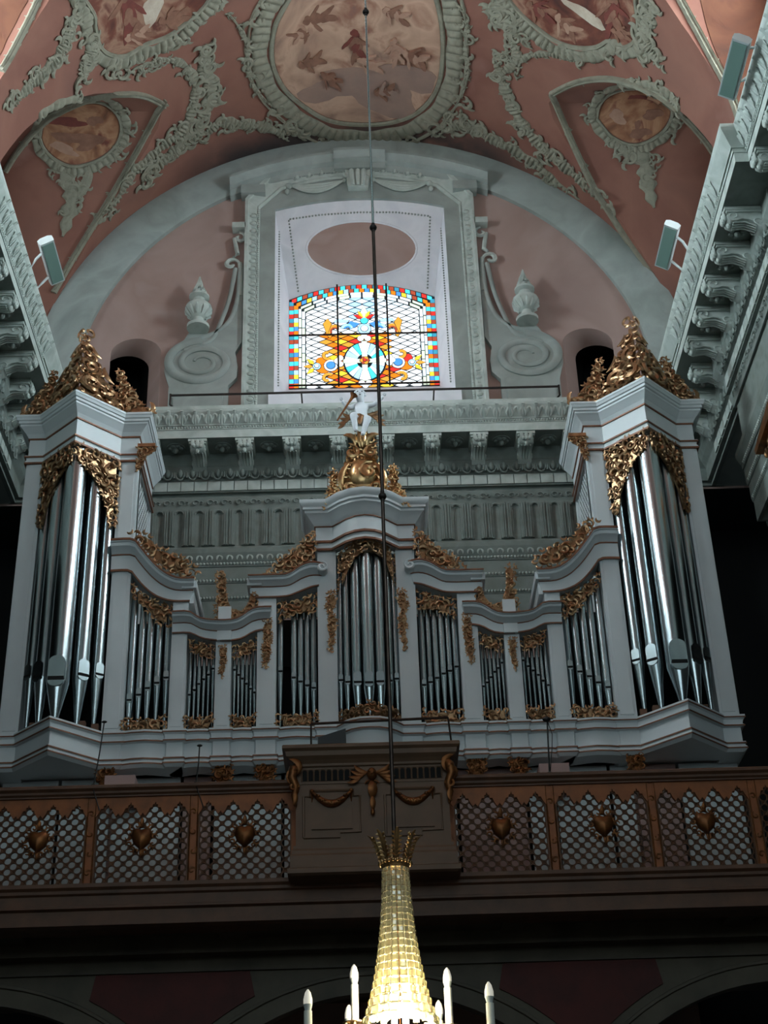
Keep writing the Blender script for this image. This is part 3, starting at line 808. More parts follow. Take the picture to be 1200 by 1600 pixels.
for s in (-1, 1):
    c = u2(517,572) if s < 0 else u2(622,567)
    pane(disc(c, .135, 18), 'white', .03, 'roundel_rim'); pane(disc(c, .085, 16), 'blue', .045, 'roundel')
    d = (c[0]+s*.28, c[1]-.01); pane(disc((c[0]+s*.15,c[1]),.17,14), 'orange', .012, 'orange_pane')
    pane(disc((c[0]+s*.2,c[1]+.12),.09,12), 'red' if s > 0 else 'orange', .02, 'red_pane')
    pane(disc(d, .075, 14), 'lblue', .03, 'small_roundel'); pane(disc(d, .04, 10), 'white', .045, 'small_roundel')
    for k in (-1, 0, 1):
        a = k*.75; e = (d[0]+s*.15*cos(a), d[1]+.15*sin(a)); f = (d[0]+s*.27*cos(a), d[1]+.27*sin(a)); n = (-sin(a)*.045, s*cos(a)*.045)
        pane([(d[0]+s*.08*cos(a),d[1]+.08*sin(a)),(e[0]+n[0],e[1]+n[1]),f,(e[0]-n[0],e[1]-n[1])], 'yellow' if k else 'gold', .03, 'leaf_pane')
    def curl(c, r, a0, a1, key, w=.05, n=8):
        for k in range(n):
            t0, t1 = k/n, (k+1)/n; aa, ab = a0+(a1-a0)*t0, a0+(a1-a0)*t1; ra, rb = r*(1-.5*t0), r*(1-.5*t1)
            q = [(c[0]+s*ra*cos(aa), c[1]+ra*sin(aa)), (c[0]+s*rb*cos(ab), c[1]+rb*sin(ab)), (c[0]+s*(rb-w)*cos(ab), c[1]+(rb-w)*sin(ab)), (c[0]+s*(ra-w)*cos(aa), c[1]+(ra-w)*sin(aa))]
            pane(q, key, .03, 'scroll_pane')
    x, z = u2(525, 517); curl((x if s < 0 else -x+.03, z), .23, -1.0, 2.2, 'gold', .075); curl((x if s < 0 else -x+.03, z), .14, -.6, 2.6, 'rust', .04, 6)
    x, z = u2(512, 555); curl((x if s < 0 else -x+.03, z), .15, -2.0, 2.0, 'gold', .06)
    x, z = u2(512, 592); curl((x if s < 0 else -x+.03, z), .15, 2.4, -2.0, 'gold', .06)
    x, z = u2(545, 515); curl((x if s < 0 else -x+.03, z), .17, .2, 2.9, 'lblue', .06); curl((x if s < 0 else -x+.03, z), .11, .2, 2.9, 'blue', .04, 6)
    pane([u2(*p) for p in (((505,508),(512,500),(518,508),(511,525)) if s < 0 else ((628,503),(622,497),(616,505),(623,520)))], 'gold', .05, 'leaf_pane')
FC = u2(569, 500)
for k, key in ((-2,'red'),(-1,'yellow'),(0,'green'),(1,'yellow'),(2,'red')):
    a = pi/2 - k*.55; L = .34 if k == 0 else .24; w = .075 if k == 0 else .045; n = (-sin(a)*w, cos(a)*w); e = (FC[0]+L*.5*cos(a), FC[1]+L*.5*sin(a))
    pane([FC, (e[0]+n[0],e[1]+n[1]), (FC[0]+L*cos(a),FC[1]+L*sin(a)), (e[0]-n[0],e[1]-n[1])], key, .05, 'palmette_leaf')
pane(disc((FC[0],FC[1]-.05), .075, 12), 'cyan', .055, 'palmette_boss'); pane(disc((FC[0],FC[1]-.24), .13, 16), 'lblue', .03, 'roundel_rim'); pane(disc((FC[0],FC[1]-.24), .07, 12), 'white', .045, 'small_roundel')
for s in (-1,1):
    pane([(FC[0]+s*.1,FC[1]-.1),(FC[0]+s*.28,FC[1]-.04),(FC[0]+s*.36,FC[1]-.14),(FC[0]+s*.2,FC[1]-.2)], 'blue', .03, 'ribbon_pane')
    pane([(FC[0]+s*.3,FC[1]+.0),(FC[0]+s*.55,FC[1]+.02),(FC[0]+s*.62,FC[1]-.05),(FC[0]+s*.34,FC[1]-.06)], 'lblue', .03, 'ribbon_pane')
stuff(obj('lead_came', LEADM, M['lead'], win))
# iron glazing bars
for px in (528, 606): x = u2(px,520)[0]; obj('glazing_bar', MB().box(XW+x-.018, XW+x+.018, GY-.085, GY-.055, 19.18, 21.75), M['iron'], win)
for py in (525, 603): z = u2(570,py)[1]; obj('glazing_bar', MB().box(XW-1.5, XW+1.5, GY-.085, GY-.055, z-.014, z+.014), M['iron'], win)

# ---- clerestory windows in the lunettes, both sides
for k, yc in enumerate(LUN):
    for sd in (-1, 1):
        X = VX + sd*8.69
        loop = [(yc-1.05,18.25),(yc+1.05,18.25),(yc+1.05,21.6)]+[(yc+1.05*cos(pi*j/10), 21.6+.75*sin(pi*j/10)) for j in range(1,10)]+[(yc-1.05,21.6)]
        o = struct(obj('window_%d' % (2+2*k+(sd > 0)), MB().prism(loop, lambda a,b,d:(d,a,b), X, X-sd*.03), (M['day_dim'], M['day'], M['day_far'], M['day_far'])[k]))
        if k < 2:
            mb = MB()
            for a in (-.35,.35): mb.box(min(X-sd*.03,X-sd*.07),max(X-sd*.03,X-sd*.07), yc+a-.03, yc+a+.03, 18.25, 22.3)
            for z in (19.2,20.2,21.2): mb.box(min(X-sd*.03,X-sd*.07),max(X-sd*.03,X-sd*.07), yc-1.05, yc+1.05, z-.03, z+.03)
            obj('glazing_bars', mb, M['iron'], o)
            mb = MB()
            X = VX + sd*7.6
            for w0, w1, d in ((1.05,1.3,.10),(1.3,1.55,.2),(1.6,1.8,.12)):
                ins = [(yc-w0,18.2),(yc-w0,21.6)]+[(yc-w0*cos(pi*j/12),21.6+.9*w0*.8*sin(pi*j/12)) for j in range(1,12)]+[(yc+w0,21.6),(yc+w0,18.2)]
                ous = [(yc-w1,18.2),(yc-w1,21.6)]+[(yc-w1*cos(pi*j/12),21.6+.9*w1*.8*sin(pi*j/12)) for j in range(1,12)]+[(yc+w1,21.6),(yc+w1,18.2)]
                mb.rings([[(X,a[0],a[1]),(X-sd*d,a[0],a[1]),(X-sd*(d+.06),a[0]*.5+b[0]*.5,a[1]*.5+b[1]*.5),(X-sd*d,b[0],b[1]),(X,b[0],b[1])] for a, b in zip(ins,ous)])
            obj('window_frame', mb, M['stucco'], o)

# ---- painted and stuccoed vault
PAINT = [ramp_mat('fresco_sky', [(.28,(112,84,78)),(.42,(168,132,112)),(.52,(186,150,128)),(.62,(140,96,78)),(.74,(104,84,86))], .75, .85, 1.6, 6, 2.0),
         ramp_mat('fresco_red', [(.30,(70,36,30)),(.46,(108,58,44)),(.56,(150,112,92)),(.66,(96,50,40)),(.78,(64,40,36))], .9, .85, 1.8, 6, 5.0),
         ramp_mat('fresco_brown', [(.30,(96,60,44)),(.46,(140,94,68)),(.56,(166,122,92)),(.66,(110,58,46)),(.78,(80,50,40))], 1.3, .85, 1.4, 6, 9.0)]
FIG = [material('fresco_figure_light', (178,142,122), .85, 0, (148,108,90), 4, .9), material('fresco_figure_brown', (146,104,84), .85, 0, (104,68,54), 4, .9), material('fresco_figure_red', (126,62,52), .85, 0, (92,46,40), 4, .9), material('fresco_cloud', (132,108,100), .85, 0, (158,126,110), 2, .9), material('fresco_pale', (200,188,172), .85, 0, (160,138,120), 3, .8)]
def body(cx, cy, k, rot, m, m2=0):
    """loose painted figure: trunk, head, limbs"""
    def at(a, b): return cx+k*(a*cos(rot)-b*sin(rot)), cy+k*(a*sin(rot)+b*cos(rot))
    out = []
    for a, b, rx, ry, r, mm in ((0,0,1.0,.62,.2,m),(-1.25,-.25,.42,.42,0,m2),(1.1,.45,.95,.3,.5,m),(1.0,-.3,.9,.28,-.35,m2),(-.5,.75,.75,.2,1.0,m2),(-.2,-.75,.8,.2,-.6,m),(.2,.1,.6,.3,.9,m2)):
        x, y = at(a, b); out.append((x, y, rx*k, ry*k, rot+r, mm))
    return out
def blob(cx, cy, rx, ry, rot, seed, n=18):
    r = random.Random(seed); ph = [r.uniform(0,6.28) for _ in range(3)]; out = []
    for k in range(n):
        a = 2*pi*k/n; q = 1+.22*sin(2*a+ph[0])+.14*sin(3*a+ph[1])+.08*sin(5*a+ph[2])
        x, y = rx*q*cos(a), ry*q*sin(a); out.append((cx+x*cos(rot)-y*sin(rot), cy+x*sin(rot)+y*cos(rot)))
    return out
def fresco(outline, k, figs, name='fresco'):
    o = obj(name, patch(MB(), outline, PV, .012, 44), PAINT[k], ceiling)
    for i, (cx, cy, rx, ry, rot, m) in enumerate(figs):
        obj('painted_figure', patch(MB(), blob(cx,cy,rx,ry,rot,i*7+k), PV, .016+.001*i), FIG[m], o)
    return o
C_MAIN = [(455,0),(434,40),(428,80),(433,110),(450,140),(480,165),(512,183),(552,190),(600,189),(640,178),(666,158),(682,130),(688,90),(687,45),(678,0),(655,-55),(600,-95),(540,-95),(490,-55)]
fresco(C_MAIN, 0, [(600,150,60,26,.1,3),(520,140,50,18,-.1,3),(560,120,46,18,0,3),(640,120,40,22,.2,3)]+body(498,28,15,-.4,1,1)+body(472,52,11,2.6,1,0)+body(556,70,15,1.3,1,2)+body(618,22,13,.3,1,0)+body(486,96,12,-.5,1,1)+body(578,98,12,.2,0,0)+body(618,78,12,1.2,0,0)+body(648,88,13,.3,1,0)+body(516,122,10,.4,1,1)+body(602,140,10,-.3,3,1))
PAINT.append(ramp_mat('fresco_orange', [(.30,(62,34,24)),(.46,(92,52,34)),(.58,(106,64,44)),(.7,(76,40,30))], .8, .85, 1.0, 5, 3.0))
fresco([(1092,-10),(1200,-10),(1196,40),(1180,110),(1166,185),(1142,130),(1118,80),(1104,40)], 3, [])
fresco([(-10,-10),(44,-10),(30,25),(12,60),(-4,85)], 3, [])
C_L = [(128,-10),(150,22),(152,42),(160,72),(180,84),(200,82),(225,66),(236,62),(262,52),(290,32),(318,6),(330,-25),(300,-60),(230,-80),(160,-60)]
fresco(C_L, 1, [(238,14,12,30,.6,4)]+body(200,20,22,1.2,2,1)+body(215,54,13,-.5,1,0)+body(272,28,15,-.4,1,1))
C_R = [(800,0),(815,18),(838,38),(870,60),(900,70),(930,70),(950,60),(962,72),(985,66),(994,42),(990,5),(985,-30),(930,-60),(860,-55),(815,-30)]
fresco(C_R, 1, [(915,22,34,9,.55,4)]+body(885,40,14,.6,1,0)+body(958,22,18,1.4,2,1)+body(972,52,10,.2,1,1)+body(845,15,14,.3,2,1))
C_LL = [(66,215),(72,190),(90,176),(120,166),(155,163),(178,178),(186,200),(180,222),(163,240),(138,252),(112,256),(88,246),(72,230)]
fresco(C_LL, 2, [(105,190,30,7,0,2),(148,188,12,8,.2,1),(120,215,36,9,.1,1),(100,232,24,7,.3,0),(140,225,22,8,-.2,1)])
C_RL = [(936,185),(940,166),(955,150),(985,142),(1018,146),(1042,160),(1046,180),(1034,202),(1010,218),(985,222),(958,210)]
fresco(C_RL, 2, [(1000,154,20,6,.05,2),(1000,208,16,8,0,1),(996,196,4,10,0,1),(965,182,14,10,.3,0),(1020,178,16,8,0,1)])
def shifted(poly, d):
    cx = sum(p[0] for p in poly)/len(poly); cy = sum(p[1] for p in poly)/len(poly); r = []
    for a, b in poly:
        l = math.hypot(a-cx,b-cy); r.append((cx+(a-cx)*(l+d)/l, cy+(b-cy)*(l+d)/l))
    return r
def orn(name, paths, scrolls=()):
    mb = MB()
    for pth, w, h, kw in paths: strip(mb, pth, w, h, PV, **kw)
    for px, py, r, a0, turn in scrolls:
        fr = surf_frame(px, py, PV, 1)
        if fr:
            scroll(mb, fr, (0,0), r, a0, turn, r*.27, .01)
            for q in (0, 2.1, 4.2): leaf(mb, fr, (.8*r*cos(a0+q), .8*r*sin(a0+q)), r*.75, a0+q, r*.22, .8, .01)
    return obj(name, mb, M['stucco'], ceiling, 60)
def loopd(poly, d): q = shifted(poly, d); return q + [q[0]]
def scrolls_along(pth, n, r, seed, jit=6):
    rnd = random.Random(seed); q = resample([Vector(p) for p in pth], n); return [(p.x+rnd.uniform(-jit,jit), p.y+rnd.uniform(-jit,jit), r*rnd.uniform(.7,1.25), rnd.uniform(0,6.28), rnd.choice((-1,1))*rnd.uniform(1.3,2)*pi) for p in q]
K = dict(taper=False)
orn('cartouche_frame', [(loopd(C_MAIN,4), .10, .05, dict(n=110,taper=False)), (loopd(C_MAIN,23), .36, .07, dict(n=620,taper=False,ribs=84,wave=.12,wn=17)), (loopd(C_MAIN,42), .06, .05, dict(n=110,taper=False,wave=.3,wn=23))],
    scrolls_along(loopd(C_MAIN,38), 38, .17, 3, 8))
orn('cartouche_frame', [(loopd(C_L,4), .09, .05, dict(n=90,taper=False)), (loopd(C_L,17), .26, .06, dict(n=460,taper=False,ribs=60,wave=.18,wn=15))], scrolls_along(loopd(C_L,24), 26, .15, 4, 9))
orn('cartouche_frame', [(loopd(C_R,4), .09, .05, dict(n=90,taper=False)), (loopd(C_R,17), .26, .06, dict(n=460,taper=False,ribs=60,wave=.18,wn=15))], scrolls_along(loopd(C_R,24), 26, .15, 5, 9))
orn('cartouche_frame', [(loopd(C_LL,4), .07, .04, dict(n=80,taper=False)), (loopd(C_LL,12), .17, .05, dict(n=300,taper=False,ribs=40,wave=.2,wn=13))], scrolls_along(loopd(C_LL,16)[3:11], 12, .12, 6, 5))
orn('cartouche_frame', [(loopd(C_RL,4), .07, .04, dict(n=80,taper=False)), (loopd(C_RL,12), .17, .05, dict(n=300,taper=False,ribs=40,wave=.2,wn=13))], scrolls_along(loopd(C_RL,16)[:8], 12, .12, 7, 5))
# pendants below the small cartouches
orn('cartouche_pendant', [([(90,255),(105,285),(112,310),(106,340),(98,370)], .30, .05, dict(wave=.35,wn=5)), ([(140,258),(135,285),(118,312)], .2, .05, {})], scrolls_along([(88,262),(108,300),(140,285),(105,335)], 9, .13, 8, 9))
orn('cartouche_pendant', [([(985,228),(1005,250),(1010,275),(1015,300),(1022,325)], .30, .05, dict(wave=.35,wn=5)), ([(955,215),(975,235),(1000,255)], .2, .05, {})], scrolls_along([(955,225),(985,245),(1020,240),(1010,285)], 9, .13, 9, 9))
# garlands
GAR = [([(214,112),(235,98),(262,93),(288,102),(303,125),(305,150),(298,178),(282,205),(262,222),(240,240),(215,262),(195,290),(178,318),(150,345)], .20, 11),
       ([(322,72),(318,100),(330,130),(325,165),(312,190),(300,208)], .30, 12),
       ([(300,212),(325,205),(345,192),(375,193),(410,198),(440,206),(470,205)], .24, 13),
       ([(300,214),(275,235),(240,262),(220,285)], .30, 14),
       ([(720,170),(725,195),(760,212),(800,232),(835,255),(865,280),(890,300)], .24, 15),
       ([(790,85),(772,92),(782,112),(788,135),(800,165),(818,195),(840,222),(870,250),(900,275),(925,300),(945,320)], .26, 16),
       ([(810,115),(815,95),(835,85),(870,85),(900,95)], .12, 17),
       ([(690,205),(720,195),(740,200),(765,212)], .24, 18),
       ([(118,20),(108,45),(100,70),(85,95),(65,115),(40,140),(20,165)], .26, 19),
       ([(1005,5),(1015,30),(1008,55),(1020,80),(1035,95)], .30, 20),
       ([(150,60),(140,85),(130,110),(132,125)], .26, 21),
       ([(770,0),(778,20),(790,30),(800,45),(812,60)], .3, 22),
       ([(800,60),(808,90),(790,110),(775,118)], .2, 25),
       ([(355,20),(372,40),(385,70),(388,110),(400,140),(425,165)], .10, 23),
       ([(722,10),(730,40),(728,80),(730,120),(722,150)], .10, 24)]
for pth, w, sd in GAR:
    orn('garland', [(pth, w, .06, dict(wave=.3,wn=len(pth)*.9,ribs=len(pth)*4,n=len(pth)*24))], scrolls_along(pth, int(len(pth)*2.0), w*.62, sd, w*34))
# bound reed mouldings on the groins
for pth in ([(255,158),(236,195),(212,240),(186,286),(160,330),(134,372),(110,412),(84,458)], [(258,165),(225,150),(190,147),(150,152),(112,166),(76,186),(48,212),(24,242),(8,268)],
            [(862,147),(880,190),(902,240),(928,292),(958,340),(985,382),(1015,425),(1042,470)], [(862,147),(892,132),(925,124),(960,124),(1000,136),(1040,160),(1075,190),(1105,225),(1128,262)],
            [(64,-10),(50,22),(35,52),(18,85),(2,112)], [(1060,-5),(1076,25),(1094,58),(1112,92),(1130,125),(1148,165),(1158,200)]):
    orn('groin_moulding', [(pth, .13, .07, dict(taper=False,n=60)), ([(a+2,b-3) for a,b in pth], .04, .1, dict(taper=False,n=60))], [(p.x,p.y,.075,0,1.6*pi) for p in resample([Vector(q) for q in pth], 7)[1:-1]])

# ---- floodlights on the side cornices
def flood(px, py, X, label):
    p = PXp(px, py, X); sd = 1 if X > 0 else -1
    t = thing('flood_lamp', label, 'lamp', (p.x, p.y, 17.74), 'floodlights on the cornices')
    z = p.z-17.74; L = .52; ca, sa = cos(-sd*.5), sin(-sd*.5); fr = lambda a, b, d: (a*ca-b*sa, d, z+a*sa+b*ca)
    mb = MB(); mb.prism([(-.12,-.07),(.12,-.07),(.13,-.03),(.13,.04),(.07,.07),(-.07,.07),(-.13,.04),(-.13,-.03)], fr, -L, L); link('housing', mb.mesh('housing'), M['lampwhite'], t)
    mb = MB(); mb.prism([(-.10,-.078),(.10,-.078),(.10,-.066),(-.10,-.066)], fr, -L*.93, L*.93); link('glass', mb.mesh('glass'), M['lampglass'], t)
    for a in (-.3, .3):
        mb = MB(); mb.tube([(sd*.0, a, z+.03), (sd*.18, a, z*.7), (sd*.30, a*.8, z*.35), (sd*.35, a*.8, -.02)], .022, 6); link('bracket', mb.mesh('bracket'), M['lampwhite'], t)
flood(80, 407, -5.05, 'long white floodlight on bracket above the left cornice')
flood(1043, 383, 5.3, 'long white floodlight above the right cornice beside the great arch')
flood(1148, 105, 5.38, 'long white floodlight above the right cornice near the top of the picture')

# ================================================================== ORGAN
YO = 20.5
Z0 = 10.16                                    # shelf on which the pipes stand
def ol(px, py, Y=YO): p = P(px, py, Y); return (XO-p.x, p.z)          # left-half pixel -> (distance from axis, height)
def OF(s, Y): return lambda u, v, w: (XO+s*u, Y-w, v)
case = thing('organ_case', 'white and gilt middle case of the pipe organ between its two tall towers', 'organ', (XO, YO, 7.2))
def post(par, x0, x1, z0, z1, s, yf=YO-.12, groove=True, name='post'):
    a, b = sorted((XO+s*x0, XO+s*x1)); mb = MB().box(a, b, yf, YO+.22, z0, z1)
    o = obj(name, mb, M['organ'], par)
    if groove:
        g = MB(); w = (b-a)*.16; g.box(a+w, b-w, yf-.012, yf+.01, z0+.06, z1-.05); obj('post_panel', g, M['organ'], o)
    return o
def band_el(top, bot, prof, s, n=18, ends=True, sm=True):
    f = smooth_path if sm else resample
    T, B = f([Vector(p) for p in top], n), f([Vector(p) for p in bot], n)
    return MB().rings([[(XO+s*(t.x+(b.x-t.x)*k), YO-o, t.y+(b.y-t.y)*k) for k, o in prof] for t, b in zip(T, B)])
PROF = [(0,-.25),(0,.30),(.08,.30),(.1,.27),(.2,.26),(.24,.22),(.36,.16),(.4,.14),(.92,.13),(.94,.155),(1.0,.155),(1.0,-.25)]
LINE_T = [(-.02,.28),(-.02,.315),(.05,.315),(.05,.28)]; LINE_B = [(.93,.14),(.93,.172),(1.0,.172),(1.0,.14)]; LINE_M = [(.385,.13),(.385,.158),(.42,.158),(.42,.13)]
SEC = {1: ([(3.88,13.25),(3.55,13.25),(3.44,13.13),(3.33,12.98),(3.20,12.82),(3.06,12.68),(2.90,12.58),(2.76,12.55),(2.58,12.55)],
           [(3.88,12.76),(3.60,12.76),(3.50,12.66),(3.41,12.54),(3.28,12.40),(3.14,12.30),(2.98,12.24),(2.82,12.22),(2.66,12.22)]),
       2: ([(2.90,11.99),(2.66,11.99),(2.55,11.92),(2.44,11.86),(2.2,11.83),(1.98,11.84),(1.85,11.90),(1.72,12.00),(1.60,12.03),(1.42,12.03)],
           [(2.90,11.69),(2.66,11.69),(2.55,11.65),(2.43,11.59),(2.2,11.55),(1.98,11.55),(1.85,11.58),(1.74,11.65),(1.62,11.70),(1.50,11.70)]),
       3: ([(1.78,12.57),(1.55,12.57),(1.38,12.57),(1.2,12.58),(1.1,12.63),(.98,12.72),(.84,12.77),(.72,12.76),(.64,12.73)],
           [(1.68,12.25),(1.52,12.25),(1.38,12.25),(1.2,12.26),(1.1,12.29),(.98,12.34),(.84,12.40),(.76,12.42),(.72,12.43)])}
for s in (-1, 1):
    post(case, 2.68, 2.91, Z0, 12.25, s); post(case, 2.02, 2.25, Z0, 11.56, s); post(case, 1.36, 1.64, Z0, 12.27, s); post(case, .455, .74, Z0, 13.06, s)
    for k, (t, b) in SEC.items():
        o = obj('entablature', band_el(t, b, PROF, s), M['organ'], case, 30)
        for ln in (LINE_T, LINE_B, LINE_M): obj('gilt_line', band_el(t, b, ln, s), M['organ_line'], o)
    # returns of the entablatures towards the back
    for x, z0, z1 in ((2.60,12.22,12.55),(1.76,12.25,12.57)):
        a, b = sorted((XO+s*x, XO+s*(x+(.14 if x > 2 else -.14)))); mb = MB().box(a, b, YO-.1, YO+1.2, z0, z1-.12); mb.box(a-.04, b+.04, YO-.2, YO+1.2, z1-.12, z1); obj('entablature_return', mb, M['organ'], case)
    # volute where the third entablature meets the centre
    sc = MB(); scroll(sc, OF(s, YO-.3), (.66,12.68), .085, pi/2, 2.6*pi, .022, 0, 26); sc.lathe([(0,0),(.075,0),(.075,.28),(0,.28)], (XO+s*.66, YO-.29, 12.68), 14, 'y'); obj('entablature_volute', sc, M['organ'], case, 50)
    # pedestal on the second entablature
    a, b = sorted((XO+s*2.03, XO+s*2.22)); obj('finial_block', MB().box(a, b, YO-.2, YO+.1, 11.8, 12.10), M['organ'], case)
    # small blocks breaking the entablature at post 3
    obj('entablature_break', MB().box(a-.01, b+.01, YO-.2, YO, 11.55, 11.70), M['organ'], case)
# base moulding, bowed out in front of each bay
def base_path():
    h = [(0,-.42),(.12,-.41),(.24,-.36),(.34,-.27),(.42,-.17),(.455,-.14),(.74,-.14),(.76,-.08),(.9,-.12),(1.05,-.14),(1.2,-.12),(1.34,-.08),(1.36,-.15),(1.64,-.15),(1.66,-.09),(1.74,-.12),(1.83,-.13),(1.92,-.12),(2.0,-.09),(2.02,-.15),(2.25,-.15),(2.27,-.09),(2.36,-.12),(2.46,-.13),(2.57,-.12),(2.66,-.09),(2.68,-.15),(2.91,-.15),(2.93,-.09),(3.05,-.13),(3.22,-.16),(3.4,-.14),(3.55,-.1),(3.57,-.1)]
    return [(XO-x, YO+y) for x, y in reversed(h[1:])] + [(XO+x, YO+y) for x, y in h]
BP = [(.02,Z0),(.07,Z0-.01),(.07,Z0-.05),(.04,Z0-.08),(.03,Z0-.14),(.05,Z0-.155),(.05,Z0-.18),(0,Z0-.19),(0,Z0-.40),(.035,Z0-.41),(.035,Z0-.44),(.02,Z0-.455),(.045,Z0-.49),(.045,Z0-.52),(.0,Z0-.56)]
mb = sweep(MB(), base_path(), BP, back=-.3); base = obj('base_moulding', mb, M['organ'], case, 30)
for z0, z1, o in ((Z0-.055,Z0-.04,.078),(Z0-.18,Z0-.16,.058),(Z0-.445,Z0-.425,.044),(Z0-.52,Z0-.50,.053)):
    obj('base_line', sweep(MB(), base_path(), [(o-.02,z1),(o,z1),(o,z0),(o-.02,z0)]), M['organ_line'], base)
# centre tower head: bowed fascia and cornice
cp = [(-.76,-.14),(-.50,-.14),(-.40,-.24),(-.27,-.37),(-.14,-.45),(0,-.48)]; cp = [(XO+x, YO+y) for x, y in cp] + [(XO-x, YO+y) for x, y in reversed(cp[:-1])]
cpr = [(XO-.76, YO+.5)] + cp + [(XO+.76, YO+.5)]
head = obj('head_fascia', sweep(MB(), cpr, [(0,13.06),(0.03,13.06),(.03,13.10),(.01,13.12),(.01,13.17),(.035,13.17),(.035,13.21),(0,13.22),(0,13.46)], back=-.12), M['organ'], case, 30)
for z0, z1, o in ((13.03,13.065,.045),(13.165,13.20,.05),(13.455,13.475,.02)): obj('gilt_line', sweep(MB(), cpr, [(o-.03,z1),(o,z1),(o,z0),(o-.03,z0)]), M['organ_line'], head)
obj('head_cornice', sweep(MB(), cpr, [(0,13.46),(.02,13.47),(.06,13.52),(.12,13.60),(.16,13.63),(.16,13.67),(.19,13.68),(.19,13.72),(.22,13.75),(.24,13.79),(.24,13.83),(.0,13.85)], back=-.3), M['organ'], case, 30)
mb = MB().prism([(x-XO, y) for x, y in offset_path(cpr, .2)], lambda a, b, d: (XO+a, b, d), 13.78, 13.835); obj('head_top', mb, M['organ'], case)
# near-black sheets behind the pipes stand for shade in the case
obj('case_back', MB().box(XO-3.57, XO+3.57, 21.3, 21.4, 7.6, 11.6).box(XO-.7, XO+.7, 21.2, 21.3, 11.5, 13.4).box(XO-1.7, XO+1.7, 21.2, 21.3, 11.5, 12.3).box(XO-3.57,XO-2.66,21.2,21.3,11.5,12.3).box(XO+2.66,XO+3.57,21.2,21.3,11.5,12.3), M['dark'], case)
obj('wind_chest', MB().box(XO-3.5, XO+3.5, YO+.0, 21.3, Z0-.3, Z0-.01), M['dark'], case)
# gilt carving
def pol(pix): return [ol(*p) for p in pix]
CARV = [('crest_carving', [(208,846),(222,842),(236,850),(244,868),(262,872),(285,882),(303,892),(312,905),(302,915),(276,914),(256,900),(238,884),(220,866)], YO-.22, .085, .25),
        ('hanging_carving', [(207,918),(222,930),(245,944),(272,954),(271,986),(252,980),(238,968),(224,950),(208,938)], YO-.06, .07, .3),
        ('hanging_carving', [(297,1004),(315,1009),(339,1014),(338,1034),(318,1031),(298,1020)], YO-.06, .055, .35),
        ('hanging_carving', [(366,1013),(385,1008),(403,1000),(403,1016),(388,1025),(367,1034)], YO-.06, .055, .35),
        ('hanging_carving', [(437,947),(460,943),(495,931),(495,960),(470,962),(450,968),(437,976)], YO-.06, .068, .3),
        ('crest_carving', [(418,908),(432,890),(452,876),(470,864),(482,848),(493,842),(494,872),(490,890),(474,894),(455,906)], YO-.22, .075, .2),
        ('drop_carving', [(513,934),(522,928),(527,945),(519,962),(527,975),(524,1000),(519,1028),(513,1020),(516,1000),(512,985),(515,970),(509,955)], YO-.13, .05, .05),
        ('drop_carving', [(413,978),(424,974),(426,1000),(424,1025),(418,1052),(412,1050),(411,1020),(413,1000)], YO-.13, .045, .05),
        ('drop_carving', [(344,1016),(356,1015),(355,1035),(352,1055),(348,1067),(344,1060),(346,1040)], YO-.13, .04, .05),
        ('finial_carving', [(338,905),(345,897),(353,903),(352,922),(356,944),(362,958),(380,962),(392,948),(396,932),(404,934),(404,952),(395,968),(378,980),(360,980),(338,978),(337,955),(341,935)], YO-.1, .055, .12)]
sd0 = 100
for s in (-1, 1):
    for i, (nm, pix, Y, size, pl) in enumerate(CARV):
        sd0 += 1
        obj(nm, carve(MB(), pol(pix), OF(s, Y), sd0, size, pl, .03, 1.15), M['gold'], case, 60)
    for x0, x1 in ((2.93,3.56),(2.27,2.66),(1.66,2.0),(.76,1.34)):
        sd0 += 1
        obj('foot_carving', carve(MB(), [(x0,Z0),(x1,Z0),(x1,Z0+.22),(x1-(x1-x0)*.3,Z0+.17),((x0+x1)/2,Z0+.2),(x0+(x1-x0)*.3,Z0+.17),(x0,Z0+.23)], OF(s, YO-.1), sd0, .065, .3, .03, 1.2), M['gold'], case, 60)
mb = MB()
def CF(u, v, w):                                            # follows the bow of the centre tower
    y = -.42+.55*min(abs(u),.46)**1.6*2.2; return (XO+u, YO+y+.02-w, v)
out = pol([(529,926),(529,874),(553,861),(575,858),(597,860),(617,872),(621,922)]); out = [(-a, b) for a, b in out]
inn = [(-a, b) for a, b in pol([(608,892),(598,883),(583,879),(568,880),(553,888),(541,905)])]
carve(mb, out+inn, CF, 77, .062, .02, .03, 1.2); obj('hanging_carving', mb, M['gold'], case, 60)
mb = MB(); carve(mb, [(-.44,Z0),(.44,Z0),(.44,Z0+.22),(.2,Z0+.2),(0,Z0+.25),(-.2,Z0+.2),(-.44,Z0+.22)], CF, 78, .06, .02, .03, 1.2); obj('foot_carving', mb, M['gold'], case, 60)
# gilded crown with blank shield over the centre
def cr(pix): return [(P(a,b,YO-.3).x-XO, P(a,b,YO-.3).z) for a, b in pix]
FR = OF(1, YO-.3)
crown = MB(); body = cr([(529,782),(533,750),(541,722),(550,702),(548,690),(556,682),(567,679),(580,684),(586,694),(584,706),(592,724),(600,748),(607,778),(570,784)])
carve(crown, body, FR, 81, .085, .04, .06, 1.0); crn = obj('crown_carving', crown, M['gold_hi'], case, 60)
sh = MB(); pts = cr([(549,765),(545,745),(549,728),(560,720),(572,722),(582,730),(588,748),(582,764),(567,770)])
c = (sum(p[0] for p in pts)/len(pts), sum(p[1] for p in pts)/len(pts))
sh.rings([[FR(c[0]+(a-c[0])*k, c[1]+(b-c[1])*k, w) for a, b in pts] for k, w in ((1,.02),(1,.09),(.8,.15),(.5,.185),(.1,.2))], caps=True); obj('shield', sh, M['gold_hi'], crn, 60)
